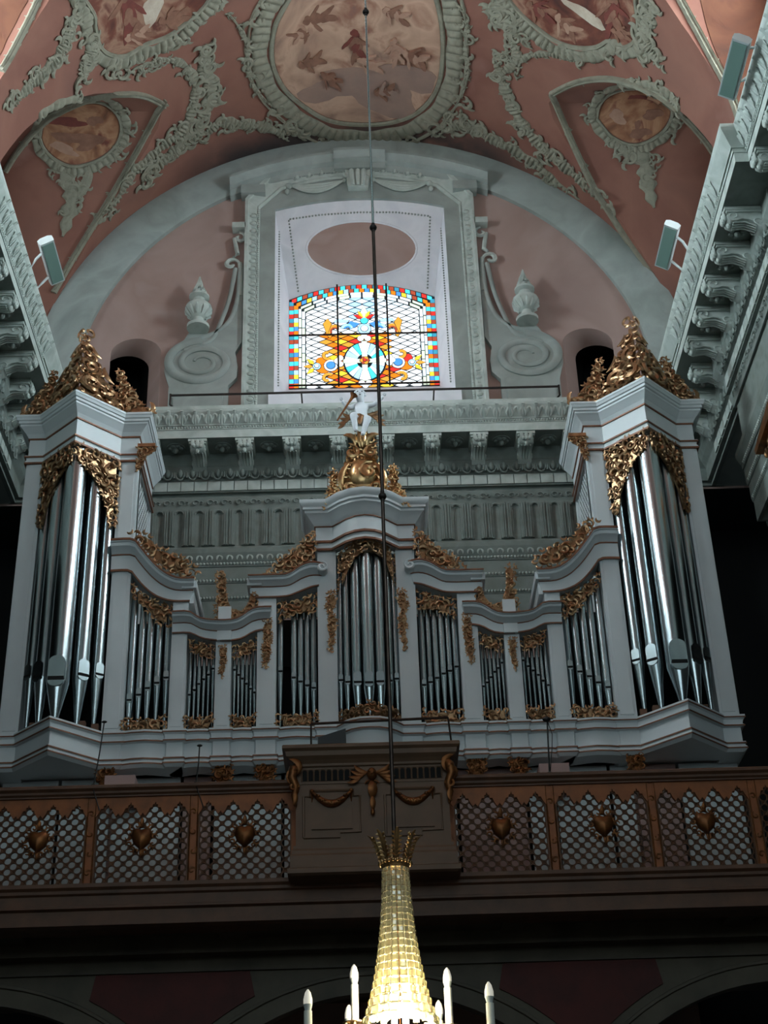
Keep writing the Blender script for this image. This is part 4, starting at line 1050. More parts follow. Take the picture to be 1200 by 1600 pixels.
sh = MB(); scroll(sh, FR, (c[0]+.1,c[1]-.02), .17, 1.2, 2.2*pi, .035, .17); scroll(sh, FR, (c[0]-.2,c[1]-.28), .1, 0, 2*pi, .03, .1); scroll(sh, FR, (c[0]+.22,c[1]-.28), .1, pi, -2*pi, .03, .1)
for s in (-1,1):
    scroll(sh, FR, (c[0]+s*.16,c[1]+.38), .13, pi/2, s*2*pi, .035, .09); leaf(sh, FR, (c[0]+s*.33,c[1]-.05), .27, pi/2+s*.22, .05, s*.3, .06)
    leaf(sh, FR, (c[0]+s*.12,c[1]+.66), .17, pi/2-s*.7, .05, -s*.6, .06); leaf(sh, FR, (c[0]+s*.03,c[1]+.6), .14, pi/2-s*.1, .04, 0, .1)
obj('shield_scroll', sh, M['gold_hi'], crn, 60)
for pix, sd in (([(507,796),(511,772),(517,757),(515,742),(521,735),(527,742),(526,758),(531,772),(531,785)], 82), ([(638,792),(632,772),(622,756),(622,738),(613,726),(606,734),(609,752),(606,768),(611,783)], 83)):
    obj('crown_wing', carve(MB(), cr(pix), FR, sd, .06, .1, .04, 1.1), M['gold_hi'], case, 60)

# ---- towers
VTX = [(3.57,20.38),(3.86,20.38),(4.46,19.79),(5.06,20.38),(5.32,20.38)]       # plan of a tower front
def tpath(s, ret=True, inner=0, outer=0):
    p = [(3.57+inner, 21.95)] if ret else []
    p += VTX; p = p + [(5.32, 21.6)] if ret else p
    p = [(XO+s*x, y) for x, y in p]
    return p if s > 0 else p[::-1]
TOW = {}
for s in (-1, 1):
    side = 'left' if s < 0 else 'right'
    t = thing('organ_tower', 'tall white %s tower of the pipe organ with pointed front and gilded spire crest' % side, 'organ tower', (XO+s*4.46, YO, 7.2), 'organ towers'); TOW[s] = t
    post(t, 3.57, 3.86, Z0, 14.8, s, YO-.12); post(t, 5.05, 5.32, Z0, 14.8, s, YO-.12)
    a, b = sorted((XO+s*5.22, XO+s*5.34)); obj('outer_side', MB().box(a, b, YO-.1, 21.6, Z0, 14.8), M['organ'], t)
    fas = obj('fascia', sweep(MB(), tpath(s), [(0,14.76),(.035,14.76),(.035,14.80),(.02,14.82),(.02,14.86),(.04,14.87),(.04,14.905),(0,14.92),(0,15.23)], back=-.12), M['organ'], t)
    for z0, z1, o in ((14.745,14.775,.045),(14.865,14.89,.05),(15.215,15.24,.02)): obj('gilt_line', sweep(MB(), tpath(s), [(o-.03,z1),(o,z1),(o,z0),(o-.03,z0)]), M['organ_line'], fas)
    obj('cornice', sweep(MB(), tpath(s), [(0,15.23),(.015,15.24),(.05,15.30),(.12,15.38),(.14,15.40),(.14,15.43),(.165,15.44),(.165,15.485),(.185,15.49),(.20,15.53),(.21,15.54),(.21,15.575),(0,15.59)], back=-.3), M['organ'], t)
    tp = offset_path(tpath(s), .15); obj('tower_top', MB().prism(tp, lambda a, b, d: (a, b, d), 15.53, 15.585), M['organ'], t)
    bs = obj('base_moulding', sweep(MB(), tpath(s), BP, back=-.3), M['organ'], t)
    for z0, z1, o in ((Z0-.055,Z0-.04,.078),(Z0-.18,Z0-.16,.058),(Z0-.445,Z0-.425,.044),(Z0-.52,Z0-.50,.053)): obj('base_line', sweep(MB(), tpath(s), [(o-.02,z1),(o,z1),(o,z0),(o-.02,z0)]), M['organ_line'], bs)
    obj('base_soffit', MB().prism(offset_path(tpath(s), -.02), lambda a, b, d: (a, b, d), Z0-.52, Z0-.2), M['organ'], t)
    obj('pipe_shelf', MB().prism(offset_path(tpath(s), -.02), lambda a, b, d: (a, b, d), Z0-.1, Z0-.005), M['dark'], t)
    a, b = sorted((XO+s*3.6, XO+s*5.25)); obj('tower_back', MB().box(a, b, 21.3, 21.4, Z0, 15.2), M['dark'], t)  # near-black sheet standing for shade inside the tower
    # white lattice on the inner flank
    fl_ = MB(); xs = XO+s*3.60
    y0, y1, z0, z1 = 20.68, 21.9, 13.1, 14.76
    def seg(ya, za, yb, zb): fl_.tube([(xs, ya, za), (xs, yb, zb)], .02, 4, (1,0,0), .12)
    k = -2.0
    while k < 2.2:
        for sg in (1, -1):
            pts = []
            for y in (y0, y1):
                z = (z0+z1)/2 + sg*(y-(y0+y1)/2)*1.25 + k; pts.append((y, z))
            (ya, za), (yb, zb) = pts
            def cl(y, z, yy, zz_):
                if z < z0: t_ = (z0-z)/(zz_-z); return (y+(yy-y)*t_, z0)
                if z > z1: t_ = (z1-z)/(zz_-z); return (y+(yy-y)*t_, z1)
                return (y, z)
            if max(za,zb) < z0+.03 or min(za,zb) > z1-.03: continue
            A = cl(ya,za,yb,zb); B = cl(yb,zb,ya,za); seg(A[0],A[1],B[0],B[1])
        k += .15
    stuff(obj('flank_lattice', fl_, M['organ'], t))
    mb = MB(); 
    for (ya, yb, za, zb) in ((y0-.1,y0,z0-.1,z1),(y1,y1+.08,z0-.1,z1),(y0,y1,z0-.1,z0)): mb.box(xs-.03, xs+.03, ya, yb, za, zb)
    mb.box(xs-.03, xs+.03, 20.6, 21.95, Z0, z0-.08)
    obj('flank_frame', mb, M['organ'], t)
    # hanging carving on the two faces of the point
    for f, (A, B) in enumerate((((4.46,19.79),(3.86,20.38)), ((4.46,19.79),(5.06,20.38)))):
        ax, ay = XO+s*A[0], A[1]; d = Vector((s*(B[0]-A[0]), B[1]-A[1])); L = d.length; d /= L
        nx, ny = (d.y, -d.x) if (d.y*0 - (-d.x)*1) < 0 else (-d.y, d.x)
        if ny > 0: nx, ny = -nx, -ny
        fr = lambda u, v, w, ax=ax, ay=ay, d=d, nx=nx, ny=ny: (ax+d.x*u+nx*w, ay+d.y*u+ny*w, v)
        poly = [(0.01,14.76),(L*.98,14.76),(L*.98,14.2),(L*.96,13.55),(L*.88,13.5),(L*.80,13.8),(L*.64,14.08),(L*.45,14.28),(L*.22,14.42),(.01,14.5)]
        sd0 += 1; obj('hanging_carving', carve(MB(), poly, fr, sd0, .095, .05, .02, 1.15), M['gold'], t, 60)
    # pierced crest above the cornice: two leaning faces and a side scroll
    peak = Vector((XO+s*4.52, 20.05, 17.0))
    for f, Bx in enumerate((3.70, 5.22)):
        A = Vector((XO+s*4.46, 19.66, 15.6)); B = Vector((XO+s*Bx, 20.36, 15.6))
        U = (B-A); L = U.length; U.normalize(); Vv = (peak-A); Vv = (Vv-U*Vv.dot(U)); H = Vv.length; Vv.normalize(); Nn = U.cross(Vv)
        if Nn.y > 0: Nn = -Nn
        pu = (peak-A).dot(U)
        fr = lambda u, v, w, A=A, U=U, Vv=Vv, Nn=Nn: tuple(A+U*u+Vv*v+Nn*w)
        poly = [(0,.0),(L*.93,0),(L*.80,.16),(L*.66,.34),(L*.55,.58),(L*.45,.84),(L*.36,1.08),(L*.28,1.28),(pu+.07,H+.04),(pu,H+.04),(pu*.6,.8),(pu*.25,.4)]
        sd0 += 1; mb = carve(MB(), poly, fr, sd0, .125, .05, .02, 1.05)
        scroll(mb, fr, (L*.22,.28), .2, 0, 2.2*pi, .05, .03); scroll(mb, fr, (L*.24,.72), .17, pi, -2.2*pi, .045, .03); scroll(mb, fr, (L*.5,.3), .18, pi, -2*pi, .05, .03)
        scroll(mb, fr, (pu+L*.10,H+.17), .11, -pi/2, 1.7*pi, .03, .0); leaf(mb, fr, (L*.36,1.12), .15, -1.1, .04, .5, .02); leaf(mb, fr, (L*.53,.68), .2, -1.2, .045, .4, .02)
        obj('crest_carving', mb, M['gold'] if f == 0 else M['gold_dark'] if False else M['gold'], t, 60)
        # outward scroll lying along the cornice
        mb = MB(); g = lambda u, v, w, s=s, f=f, Bx=Bx: (XO+s*(Bx+(-u if f == 0 else u)), 20.28-w+.0*u, 15.6+v)
        L2 = .36 if f == 0 else .25
        poly = [(-.22,0),(L2,0),(L2,.06),(L2*.6,.12),(L2*.35,.22),(.05,.38),(-.1,.62),(-.2,.9),(-.28,.85),(-.25,.4)]
        sd0 += 1; carve(mb, poly, g, sd0, .08, .1, .02, 1.1); leaf(mb, g, (L2-.02,.12), .12, pi/2, .035, .5, .0); scroll(mb, g, (-.02,.2), .13, 0, 2*pi, .035, .02)
        obj('crest_scroll', mb, M['gold'], t, 60)
    # gilt scroll bracket under the cornice return
    mb = MB(); g = OF(s, YO-.14)
    mb.box(min(XO+s*3.3,XO+s*3.58), max(XO+s*3.3,XO+s*3.58), YO-.2, YO-.05, 15.0, 15.06)
    carve(mb, [(3.58,15.0),(3.3,15.0),(3.34,14.92),(3.46,14.85),(3.47,14.72),(3.55,14.55),(3.58,14.6)], g, 400+s, .06, .05, .03, 1.1); obj('bracket_carving', mb, M['gold'], t, 60)
    # gilt bracket under the base and blocks on the shelf
    mb = MB(); carve(mb, [(3.62,9.62),(3.9,9.62),(3.86,9.4),(3.75,9.3),(3.64,9.42)], OF(s, YO-.05), 410+s, .06, .0, .08, 1.2); obj('bracket_carving', mb, M['gold_dark'], t, 60)
    for x, y in ((4.12,20.28),(3.95,20.4),(4.82,20.3)): obj('rack_block', MB().box(XO+s*x-.05, XO+s*x+.05, y-.05, y+.05, Z0, Z0+.13), M['wood'], t)
for s in (-1, 1):
    for x in (2.1, 1.5):
        mb = MB(); carve(mb, [(x-.14,9.62),(x+.14,9.62),(x+.13,9.42),(x,9.34),(x-.13,9.42)], OF(s, YO-.05), int(420+x*10+s), .06, .0, .08, 1.2); obj('bracket_carving', mb, M['gold_dark'], case, 60)
# lower organ front seen through the gallery lattice
for i, (x0, x1) in enumerate(((-5.3,-4.5),(-4.45,-3.75),(-3.7,-2.75),(-2.7,-2.3),(-2.25,-1.3),(-1.25,-.05),(.0,1.2),(1.25,2.2),(2.25,2.6),(2.65,3.4),(3.45,3.75),(3.8,4.4),(4.45,5.3))):
    obj('lower_panel', MB().box(XO+x0, XO+x1, YO+.32, YO+.38, 7.31, 9.62), M['organ'] if i % 4 != 3 else M['pale_block'], case if abs(x0+x1) < 7.3 else TOW[-1 if x0 < 0 else 1])
for x in (-3.72, 2.35): obj('lower_block', MB().box(XO+x, XO+x+.42, YO-.35, YO+.3, 9.15, 9.42), M['pale_block'], case)

# ---- pipes
def pipe_parts(t, r, foot, body, Zm):
    """t at the toe; mouth at height foot; speaking length body above it"""
    n = 20
    link('foot', MB().lathe([(r*.22,0),(r*.26,foot*.05),(r*.93,foot*.9),(r,foot)], n=n).mesh('foot',50), M['tin'], t)
    b = MB(); h = r*2.0                                   # flattened lip over the mouth
    b.lathe([(r,foot),(r,foot+body)], n=n); link('body', b.mesh('body',50), M['tin'], t)
    m = MB(); w = r*.72; fr = lambda a, z, d: (a, -d, z)
    d0 = r*.62
    lip = [(-w,foot+.02)]+[(-w,foot+h*.85)]+[(-w*cos(pi*k/8), foot+h*.85+w*.8*sin(pi*k/8)) for k in range(1,8)]+[(w,foot+h*.85),(w,foot+.02)]
    m.prism(lip, fr, d0, r*1.02)
    low = [(-w,foot-.012)]+[(-w*cos(pi*k/8), foot-.012-w*.8*sin(pi*k/8)) for k in range(1,8)]+[(w,foot-.012)]
    link('upper_lip', m.mesh('upper_lip',40), M['tin'], t)
    q = MB().prism(low, fr, d0, r*1.02); link('lower_lip', q.mesh('lower_lip',40), M['tin'], t)
    g = MB().box(-w*.95, w*.95, -r*1.04, -d0, foot-.012, foot+max(.02,r*.28)); link('mouth_slot', g.mesh('mouth_slot'), M['slot'], t)
PG = {}
def pipe(x, y, r, foot, top, label, group, z=Z0, rz=0):
    t = thing('organ_pipe', label, 'organ pipe', (XO+x, y, z), group, rz)
    pipe_parts(t, r, foot, top-z-foot, 0)
for s in (-1, 1):
    sd = 'left' if s < 0 else 'right'
    for i, (x, y, r, fh, lab) in enumerate(((4.46,20.02,.165,.62,'largest pipe at the point of'),(4.19,20.24,.115,.80,'second pipe inwards from the point of'),(3.98,20.42,.085,.90,'slim innermost pipe of'),(4.74,20.25,.115,.80,'second pipe outwards from the point of'),(4.95,20.42,.085,.90,'slim outermost pipe of'))):
        pipe(s*x, y, r, fh, 14.75, 'silver tin %s the %s organ tower' % (lab, sd), 'pipes of the organ towers', rz=(0 if i == 0 else (-s*.6 if i < 3 else s*.6)))
    def bay(x0, x1, n, r, f0, f1, top, name, skip=(), y=YO+.06):
        for k in range(n):
            if k in skip: continue
            x = x0+(x1-x0)*(k+.5)/n; t_ = k/(n-1)
            pipe(s*x, y+.02*sin(k*2.1), r, f0+(f1-f0)*t_, top, '%s pipe from outside in the %s bay of the organ case, %s half' % (ORD[k], name, sd), 'pipes of the organ bays')
    bay(3.57, 2.92, 5, .052, .55, .90, 12.5, 'wide outer')
    bay(2.67, 2.26, 6, .027, .62, 1.02, 11.75, 'outer small')
    bay(2.01, 1.65, 6, .025, 1.0, .62, 11.75, 'inner small')
    bay(1.35, .76, 6, .043, .95, .66, 12.4, 'wide inner', skip=(1,) if s < 0 else ())
for i, (x, r, f) in enumerate(((-.41,.045,.74),(-.31,.05,.68),(-.165,.078,.62),(0,.082,.56),(.165,.078,.62),(.31,.05,.68),(.41,.045,.74))):
    pipe(x, YO-.28+abs(x)*.62, r, f, 13.0, '%s tin pipe from the left in the bowed centre tower of the organ' % ORD[i], 'pipes of the centre tower')

# ---- cherub with trumpet on the crown
def skin_body(name, joints, edges, root, mat, parent, sub=2):
    me = bpy.data.meshes.new(name); me.from_pydata([j[0] for j in joints], edges, [])
    o = bpy.data.objects.new(name, me); COL.objects.link(o)
    md = o.modifiers.new('skin', 'SKIN'); md.use_smooth_shade = True
    for i, j in enumerate(joints):
        me.skin_vertices[0].data[i].radius = (j[1], j[1]); me.skin_vertices[0].data[i].use_root = (i == root)
    sb = o.modifiers.new('sub', 'SUBSURF'); sb.levels = sub; sb.render_levels = sub
    dg = bpy.context.evaluated_depsgraph_get(); dg.update()
    m2 = bpy.data.meshes.new_from_object(o.evaluated_get(dg)); o.modifiers.clear(); o.data = m2
    for p in m2.polygons: p.use_smooth = True
    m2.materials.clear(); m2.materials.append(mat); o.parent = parent
    return o
PY = YO-.32
pb = P(565, 683, PY)
ch = thing('cherub_statue', 'small white cherub holding a trumpet, perched on the gilded crown of the organ', 'statue', (pb.x, PY, pb.z))
J = [((0,0,.30),.085),((0,0,.42),.095),((0,-.01,.55),.10),((0,-.01,.64),.05),((-.01,-.03,.70),.06),((-.01,-.04,.79),.088),((-.01,-.04,.86),.06),
     ((-.10,0,.60),.05),((-.19,-.03,.54),.042),((-.26,-.06,.62),.033),((-.30,-.07,.66),.03),
     ((.10,0,.60),.05),((.21,-.02,.60),.042),((.32,-.04,.70),.032),((.37,-.05,.74),.028),
     ((-.08,-.05,.28),.075),((-.13,-.22,.30),.062),((-.10,-.20,.10),.048),((-.09,-.20,-.01),.036),((-.09,-.28,-.04),.03),
     ((.08,-.05,.26),.075),((.11,-.22,.22),.062),((.05,-.22,.03),.048),((.02,-.22,-.10),.036),((.02,-.30,-.13),.03)]
Eg = [(0,1),(1,2),(2,3),(3,4),(4,5),(5,6),(2,7),(7,8),(8,9),(9,10),(2,11),(11,12),(12,13),(13,14),(0,15),(15,16),(16,17),(17,18),(18,19),(0,20),(20,21),(21,22),(22,23),(23,24)]
skin_body('body', J, Eg, 0, M['putto'], ch)
link('nose', MB().sphere((-.01,-.125,.78), .02, 7, 5).mesh('nose',60), M['putto'], ch)
for s in (-1,1): link('ear', MB().sphere((-.01+s*.085,-.04,.78), .024, 6, 5).mesh('ear',60), M['putto'], ch)
e = MB(); [e.sphere((-.01+s*.034,-.118,.805), .010, 6, 4) for s in (-1,1)]; e.sphere((-.01,-.12,.745), .012, 6, 4, (1.6,.6,.6)); stuff(link('eyes_and_mouth', e.mesh('eyes_and_mouth',60), M['iron'], ch))
h = MB(); r = random.Random(3)
for k in range(22):
    a = r.uniform(0,2*pi); b = r.uniform(.1,1.3); h.sphere((-.01+.085*cos(a)*sin(b), -.03+.085*sin(a)*sin(b)*.9+.02, .81+.085*cos(b)), .026, 6, 4)
link('hair', h.mesh('hair',60), M['putto'], ch)
for s, (hx, hy, hz) in ((-1,(-.305,-.075,.665)), (1,(.385,-.052,.755))):      # fingers
    for k in range(5):
        a = radians(20+28*k); g = MB(); l = .045 if 0 < k < 4 else .034
        g.tube([(hx,hy,hz),(hx+s*l*.55*cos(a),hy-.01,hz+l*.55*sin(a)),(hx+s*l*cos(a)*.9,hy-.028,hz+l*sin(a))], [.011,.010,.006], 6); link('finger', g.mesh('finger',60), M['putto'], ch)
lo = MB(); lo.tube([(-.12,-.06,.36),(-.02,-.13,.33),(.06,-.14,.27),(.12,-.06,.33),(.11,.06,.36),(0,.11,.37),(-.11,.06,.37),(-.12,-.06,.36)], .035, 7); lo.tube([(.0,-.16,.3),(-.02,-.2,.2),(-.03,-.19,.12)], [.03,.045,.02], 6, (0,-1,0), .5); link('loincloth', lo.mesh('loincloth',60), M['gold'], ch)
wg = MB(); g = lambda a, b, w: (a, .1-w, b)
for k in range(4): leaf(wg, g, (.2+.03*k,.5-.05*k), .14, .3-.45*k, .03, .3)
for k in range(4): leaf(wg, g, (-.2-.03*k,.46-.05*k), .12, pi-.3+.45*k, .03, -.3)
link('wing', wg.mesh('wing',60), M['gold'], ch)
a, b = P(527,657,PY-.1), P(553,617,PY-.1)
q0, q1 = a-pb, b-pb; q0.y = q1.y = -.1; ax = (q1-q0)
tr = MB(); tr.tube([q0, q0+ax*.2, q0+ax*.7, q0+ax*.88, q0+ax*.96, q1], [.012,.014,.018,.026,.045,.07], 10); link('trumpet', tr.mesh('trumpet',60), M['gold_dark'], ch)

# ================================================================== GALLERY
GYF = 19.0; GC = 0.09; RT = 8.81; RB = 7.50
bal = thing('gallery_balcony', 'dark brown organ gallery with moulded front beam across the nave', 'balcony', (GC, GYF, 6.9))
beam = [(0,RB),(.12,RB),(.12,RB-.05),(.08,RB-.08),(.08,RB-.12),(.04,RB-.14),(.04,RB-.26),(.06,RB-.27),(.06,RB-.30),(0,RB-.32),(0,RB-.50),(-.1,RB-.52)]
obj('front_beam', sweep(MB(), [(-6.3, GYF), (6.55, GYF)], beam, back=-.4), M['wood'], bal)
obj('gallery_floor', MB().box(-6.3, 6.55, GYF+.3, 23.97, 7.1, 7.3), M['under'], bal)
obj('soffit_panel', MB().box(-1.6, 1.75, GYF+.5, 20.1, 7.04, 7.1), M['under'], bal)
for x in (-4.6,-1.75,1.9,4.8): obj('soffit_beam', MB().box(x-.18, x+.18, GYF+.35, 23.97, 7.0, 7.1), M['under'], bal)
obj('soffit_moulding', MB().box(-6.3, 6.55, 19.9, 20.1, 6.86, 7.1), M['under'], bal)
# central projecting front
PC = GC
def half(px, Y): return abs(P(px, 1250, Y).x-PC)
# hand rails and lattice panels
for s in (-1, 1):
    sd = 'left' if s < 0 else 'right'
    a, b = sorted((PC+s*1.0, PC+s*6.35))
    hr = tag(obj('hand_rail', sweep(MB(), [(a, GYF), (b, GYF)], [(-.1,RT),(.1,RT),(.12,RT-.02),(.12,RT-.05),(.08,RT-.08),(.08,RT-.11),(.05,RT-.13),(.05,RT-.15),(-.1,RT-.15)]), M['wood']),
             'dark moulded wooden hand rail along the %s half of the gallery' % sd, 'hand rail')
def lattice_mesh(w, h, p, r, t):
    """plate pierced by round holes set on a diagonal grid"""
    mb = MB(); nx = int(round(w/p)); hx = w/nx/2; nz = int(round(h/p)); hz = h/nz/2; n = 16
    for j in range(2*nz+1):
        for i in range(nx+1):
            cx = -w/2+2*hx*i+(hx if j % 2 else 0); cz = hz*j
            if cx > w/2+.01: continue
            def c(x, z): return (min(max(x,-w/2),w/2), min(max(z,0),h))
            an = [2*pi*k/n for k in range(n)]
            ci = [c(cx+r*cos(a), cz+r*sin(a)) for a in an]; cm = [c(cx+r*1.16*cos(a), cz+r*1.16*sin(a)) for a in an]
            ou = [c(cx+cos(a)/(abs(cos(a))/hx+abs(sin(a))/hz), cz+sin(a)/(abs(cos(a))/hx+abs(sin(a))/hz)) for a in an]
            mb.rings([[(x,t/2,z) for x,z in ci],[(x,-t/2-.006,z) for x,z in ci],[(x,-t/2-.006,z) for x,z in cm],[(x,-t/2,z) for x,z in ou],[(x,t/2,z) for x,z in ou]], loop=True)
    return mb.mesh('lattice')
LW, LH = 1.19, 1.14
LAT = lattice_mesh(LW, LH, .149, .045, .03)
def lamb_mesh(w):
    mb = MB(); pts = [(-w/2,0),(w/2,0)]; n = 4
    low = []
    for k in range(n):
        x1 = w/2-w*k/n; x0 = x1-w/n; m = (x0+x1)/2; c = w/n
        low += [(x1,-.22),(x1-c*.10,-.26),(x1-c*.22,-.20),(x1-c*.28,-.15),(x1-c*.38,-.15),(x1-c*.40,-.11),(x1-c*.46,-.11),(x1-c*.5,-.07),(x1-c*.54,-.11),(x1-c*.60,-.11),(x1-c*.62,-.15),(x1-c*.72,-.15),(x1-c*.78,-.20),(x1-c*.90,-.26)]
    pts += low + [(-w/2,-.22)]
    return mb.prism(pts, lambda a,b,d:(a,d,b), -.03, .03).mesh('lambrequin')
LAM = lamb_mesh(LW+.08)
def cart_mesh():
    mb = MB(); pts = [(0,-.19),(.03,-.13),(.10,-.07),(.13,.02),(.12,.10),(.06,.13),(0,.11),(-.06,.13),(-.12,.10),(-.13,.02),(-.10,-.07),(-.03,-.13)]
    mb.rings([[(a*k,-w,b*k) for a,b in pts] for k, w in ((1,.0),(1,.05),(.85,.085),(.5,.11),(.1,.12))]); return mb.mesh('cartouche',50)
def cart_rim():
    mb = MB(); fr = lambda a,b,w:(a,-.02-w,b)
    for k in range(16):
        a = 2*pi*k/16; x, z = .15*cos(a), .01+.155*sin(a)-(.03 if sin(a) < 0 else 0)
        scroll(mb, fr, (x*1.08,z*1.08), .045, a, (-1)**k*1.6*pi, .013, .02)
    leaf(mb, fr, (0,.21), .06, pi/2, .025, 0, .02); leaf(mb, fr, (0,-.2), .05, pi/2, .02, 0, .02)
    return mb.mesh('cartouche_rim',60)
CART, RIM = cart_mesh(), cart_rim()
for s in (-1, 1):
    for k in range(4):
        x = PC+s*(1.655+1.325*k)
        t = thing('lattice_panel', '%s gilt lattice panel with heart cartouche %s of the central gallery case' % (ORD[k], 'left' if s < 0 else 'right'), 'lattice panel', (x, GYF+.03, RB), 'lattice panels of the gallery front')
        link('lattice', LAT, M['lattice'], t); link('lambrequin', LAM, M['ochre'], t, (0,-.02,RT-.15-RB))
        c = link('cartouche', CART, M['gold_dark'], t, (0,-.02,.60)); link('cartouche_rim', RIM, M['gold_dark'], c)
        mb = MB()
        for sx in (-1,1): mb.box(sx*LW/2-.012, sx*LW/2+.012, -.03, .03, 0, LH)
        mb.box(-LW/2,LW/2,-.03,.03,0,.03); link('frame', mb.mesh('frame'), M['lattice'], t)
        if k < 3:
            xp = PC+s*(1.655+1.325*(k+.5)); q = thing('gallery_post', '%s carved post between lattice panels %s of the central gallery case' % (ORD[k], 'left' if s < 0 else 'right'), 'post', (xp, GYF+.03, RB), 'posts of the gallery front')
            link('shaft', MB().box(-.05,.05,-.04,.04,0,RT-.15-RB).mesh('shaft'), M['ochre'], q)
            m = MB(); fr = lambda a,b,w:(a,-.04-w,b)
            for j in range(4): scroll(m, fr, (0,.16+.26*j), .05, j, (-1)**j*1.8*pi, .014)
            for sx in (-1,1): m.tube([(sx*.05,-.045,0),(sx*.05,-.045,RT-.15-RB)], .01, 4)
            link('carving', m.mesh('carving',60), M['gold_dark'], q)

for s in (-1, 1):
    a, b = sorted((PC+s*.985, PC+s*1.055))
    tag(obj('end_strip', MB().box(a, b, GYF-.01, GYF+.07, RB, RT-.15), M['ochre']), 'narrow ochre strip closing the gallery front %s of the central case' % ('left' if s < 0 else 'right'), 'post')
# ---- central panelled case on the gallery front
YP = 18.62
hw = .98
pc = thing('front_case', 'grey brown panelled organ case projecting from the middle of the gallery front', 'organ case', (PC, YP, RB))
zt = P(600,1160,YP-.15).z
obj('body', MB().box(PC-hw, PC+hw, YP, GYF+.3, RB-.02, zt-.2), M['pulpit'], pc)
path = [(PC-hw, GYF+.3), (PC-hw, YP), (PC+hw, YP), (PC+hw, GYF+.3)]
obj('cornice', sweep(MB(), path, [(0,zt),(.16,zt),(.17,zt-.02),(.17,zt-.05),(.13,zt-.08),(.12,zt-.14),(.07,zt-.18),(.03,zt-.22),(0,zt-.23)], back=-.5), M['pulpit'], pc)
obj('cornice_fascia', sweep(MB(), path, [(0,zt-.22),(.03,zt-.22),(.03,zt-.25),(.015,zt-.26)], back=-.2), M['pulpit'], pc)
obj('base_moulding', sweep(MB(), path, [(0,RB+.32),(.03,RB+.31),(.03,RB+.27),(.05,RB+.24),(.05,RB+.20),(.07,RB+.17),(.07,RB+.02),(.1,RB),(.1,RB-.06),(.05,RB-.08)], back=-.3), M['pulpit'], pc)
# arcade under the cornice; dark plates stand for shade in the openings
za = zt-.38
NI = MB(); NI.prism([(-.028,-.07),(.028,-.07),(.028,.05),(.016,.07),(-.016,.07),(-.028,.05)], lambda a,b,d:(a,d,b), -.012, .004); NI = NI.mesh('arcade_opening')
NR = MB(); NR.tube([(-.036,-.01,-.075),(-.036,-.01,.05),(-.02,-.01,.08),(.02,-.01,.08),(.036,-.01,.05),(.036,-.01,-.075)], .010, 4); NR = NR.mesh('arcade_rim')
fz = obj('arcade_frieze', MB().box(PC-hw, PC+hw, YP-.012, YP+.02, za-.11, za+.11), M['pulpit'], pc)
for s in (-1, 1):
    for k in range(9):
        o = link('arcade_opening', NI, M['dark'], pc, (s*(.24+.078*k), -.012, za-RB)); link('arcade_rim', NR, M['pulpit'], o)
# raised frames with panels and swags
for s in (-1, 1):
    cx = PC+s*.52; z0, z1 = RB+.42, za-.2
    mb = MB(); fr_ = [(-.36,z0),(-.36,z1-.08),(-.28,z1-.08),(-.28,z1),(.28,z1),(.28,z1-.08),(.36,z1-.08),(.36,z0+.06),(.1,z0+.06),(.1,z0),]
    mb.tube([(cx+a,YP-.01,b) for a,b in fr_]+[(cx-.36,YP-.01,z0)], .018, 5); obj('panel_moulding', mb, M['pulpit'], pc)
    obj('panel', MB().box(cx-.26, cx+.26, YP-.025, YP+.01, z0+.1, z1-.12), M['pulpit'], pc)
    mb = MB(); pts = [(cx-.25+.5*k/12, YP-.05, z1-.03-.16*sin(pi*k/12)) for k in range(13)]
    mb.tube(pts, [.018+.032*sin(pi*k/12) for k in range(13)], 7)
    for k in range(1,12): mb.sphere((pts[k][0], YP-.085, pts[k][2]+.012*(-1)**k), .022, 6, 4)
    for e in (0,12): mb.sphere((pts[e][0], YP-.05, pts[e][2]+.01), .03, 7, 5); mb.tube([(pts[e][0],YP-.03,pts[e][2]),(pts[e][0],YP-.03,pts[e][2]-.13)], [.018,.006], 5)
    obj('swag', mb, M['gold_dark'], pc, 60)
# winged head in the middle, carved corner brackets
mb = MB(); zc = za-.02; g = lambda a,b,w:(PC+a, YP-.02-w, b)
mb.sphere((PC, YP-.08, zc), .075, 10, 8, (.85,.9,1.15)); mb.sphere((PC, YP-.15, zc-.015), .016, 6, 5)
for s in (-1,1):
    for k in range(4): leaf(mb, g, (s*(.15+.02*k), zc+.06-.045*k), .11, (0.5-.35*k) if s > 0 else pi-(.5-.35*k), .028, s*.3, .02)
    mb.sphere((PC+s*.03, YP-.145, zc+.015), .012, 6, 4)
leaf(mb, g, (0,zc-.2), .12, pi/2, .06, 0, .02); leaf(mb, g, (0,zc-.38), .1, pi/2, .035, 0, .02); mb.sphere((PC, YP-.05, zc-.5), .03, 7, 5, (1,1,1.5)); scroll(mb, g, (.04,zc-.12), .05, 0, 2*pi, .015, .03); scroll(mb, g, (-.04,zc-.12), .05, pi, -2*pi, .015, .03)
obj('winged_head', mb, M['gold_dark'], pc, 60)
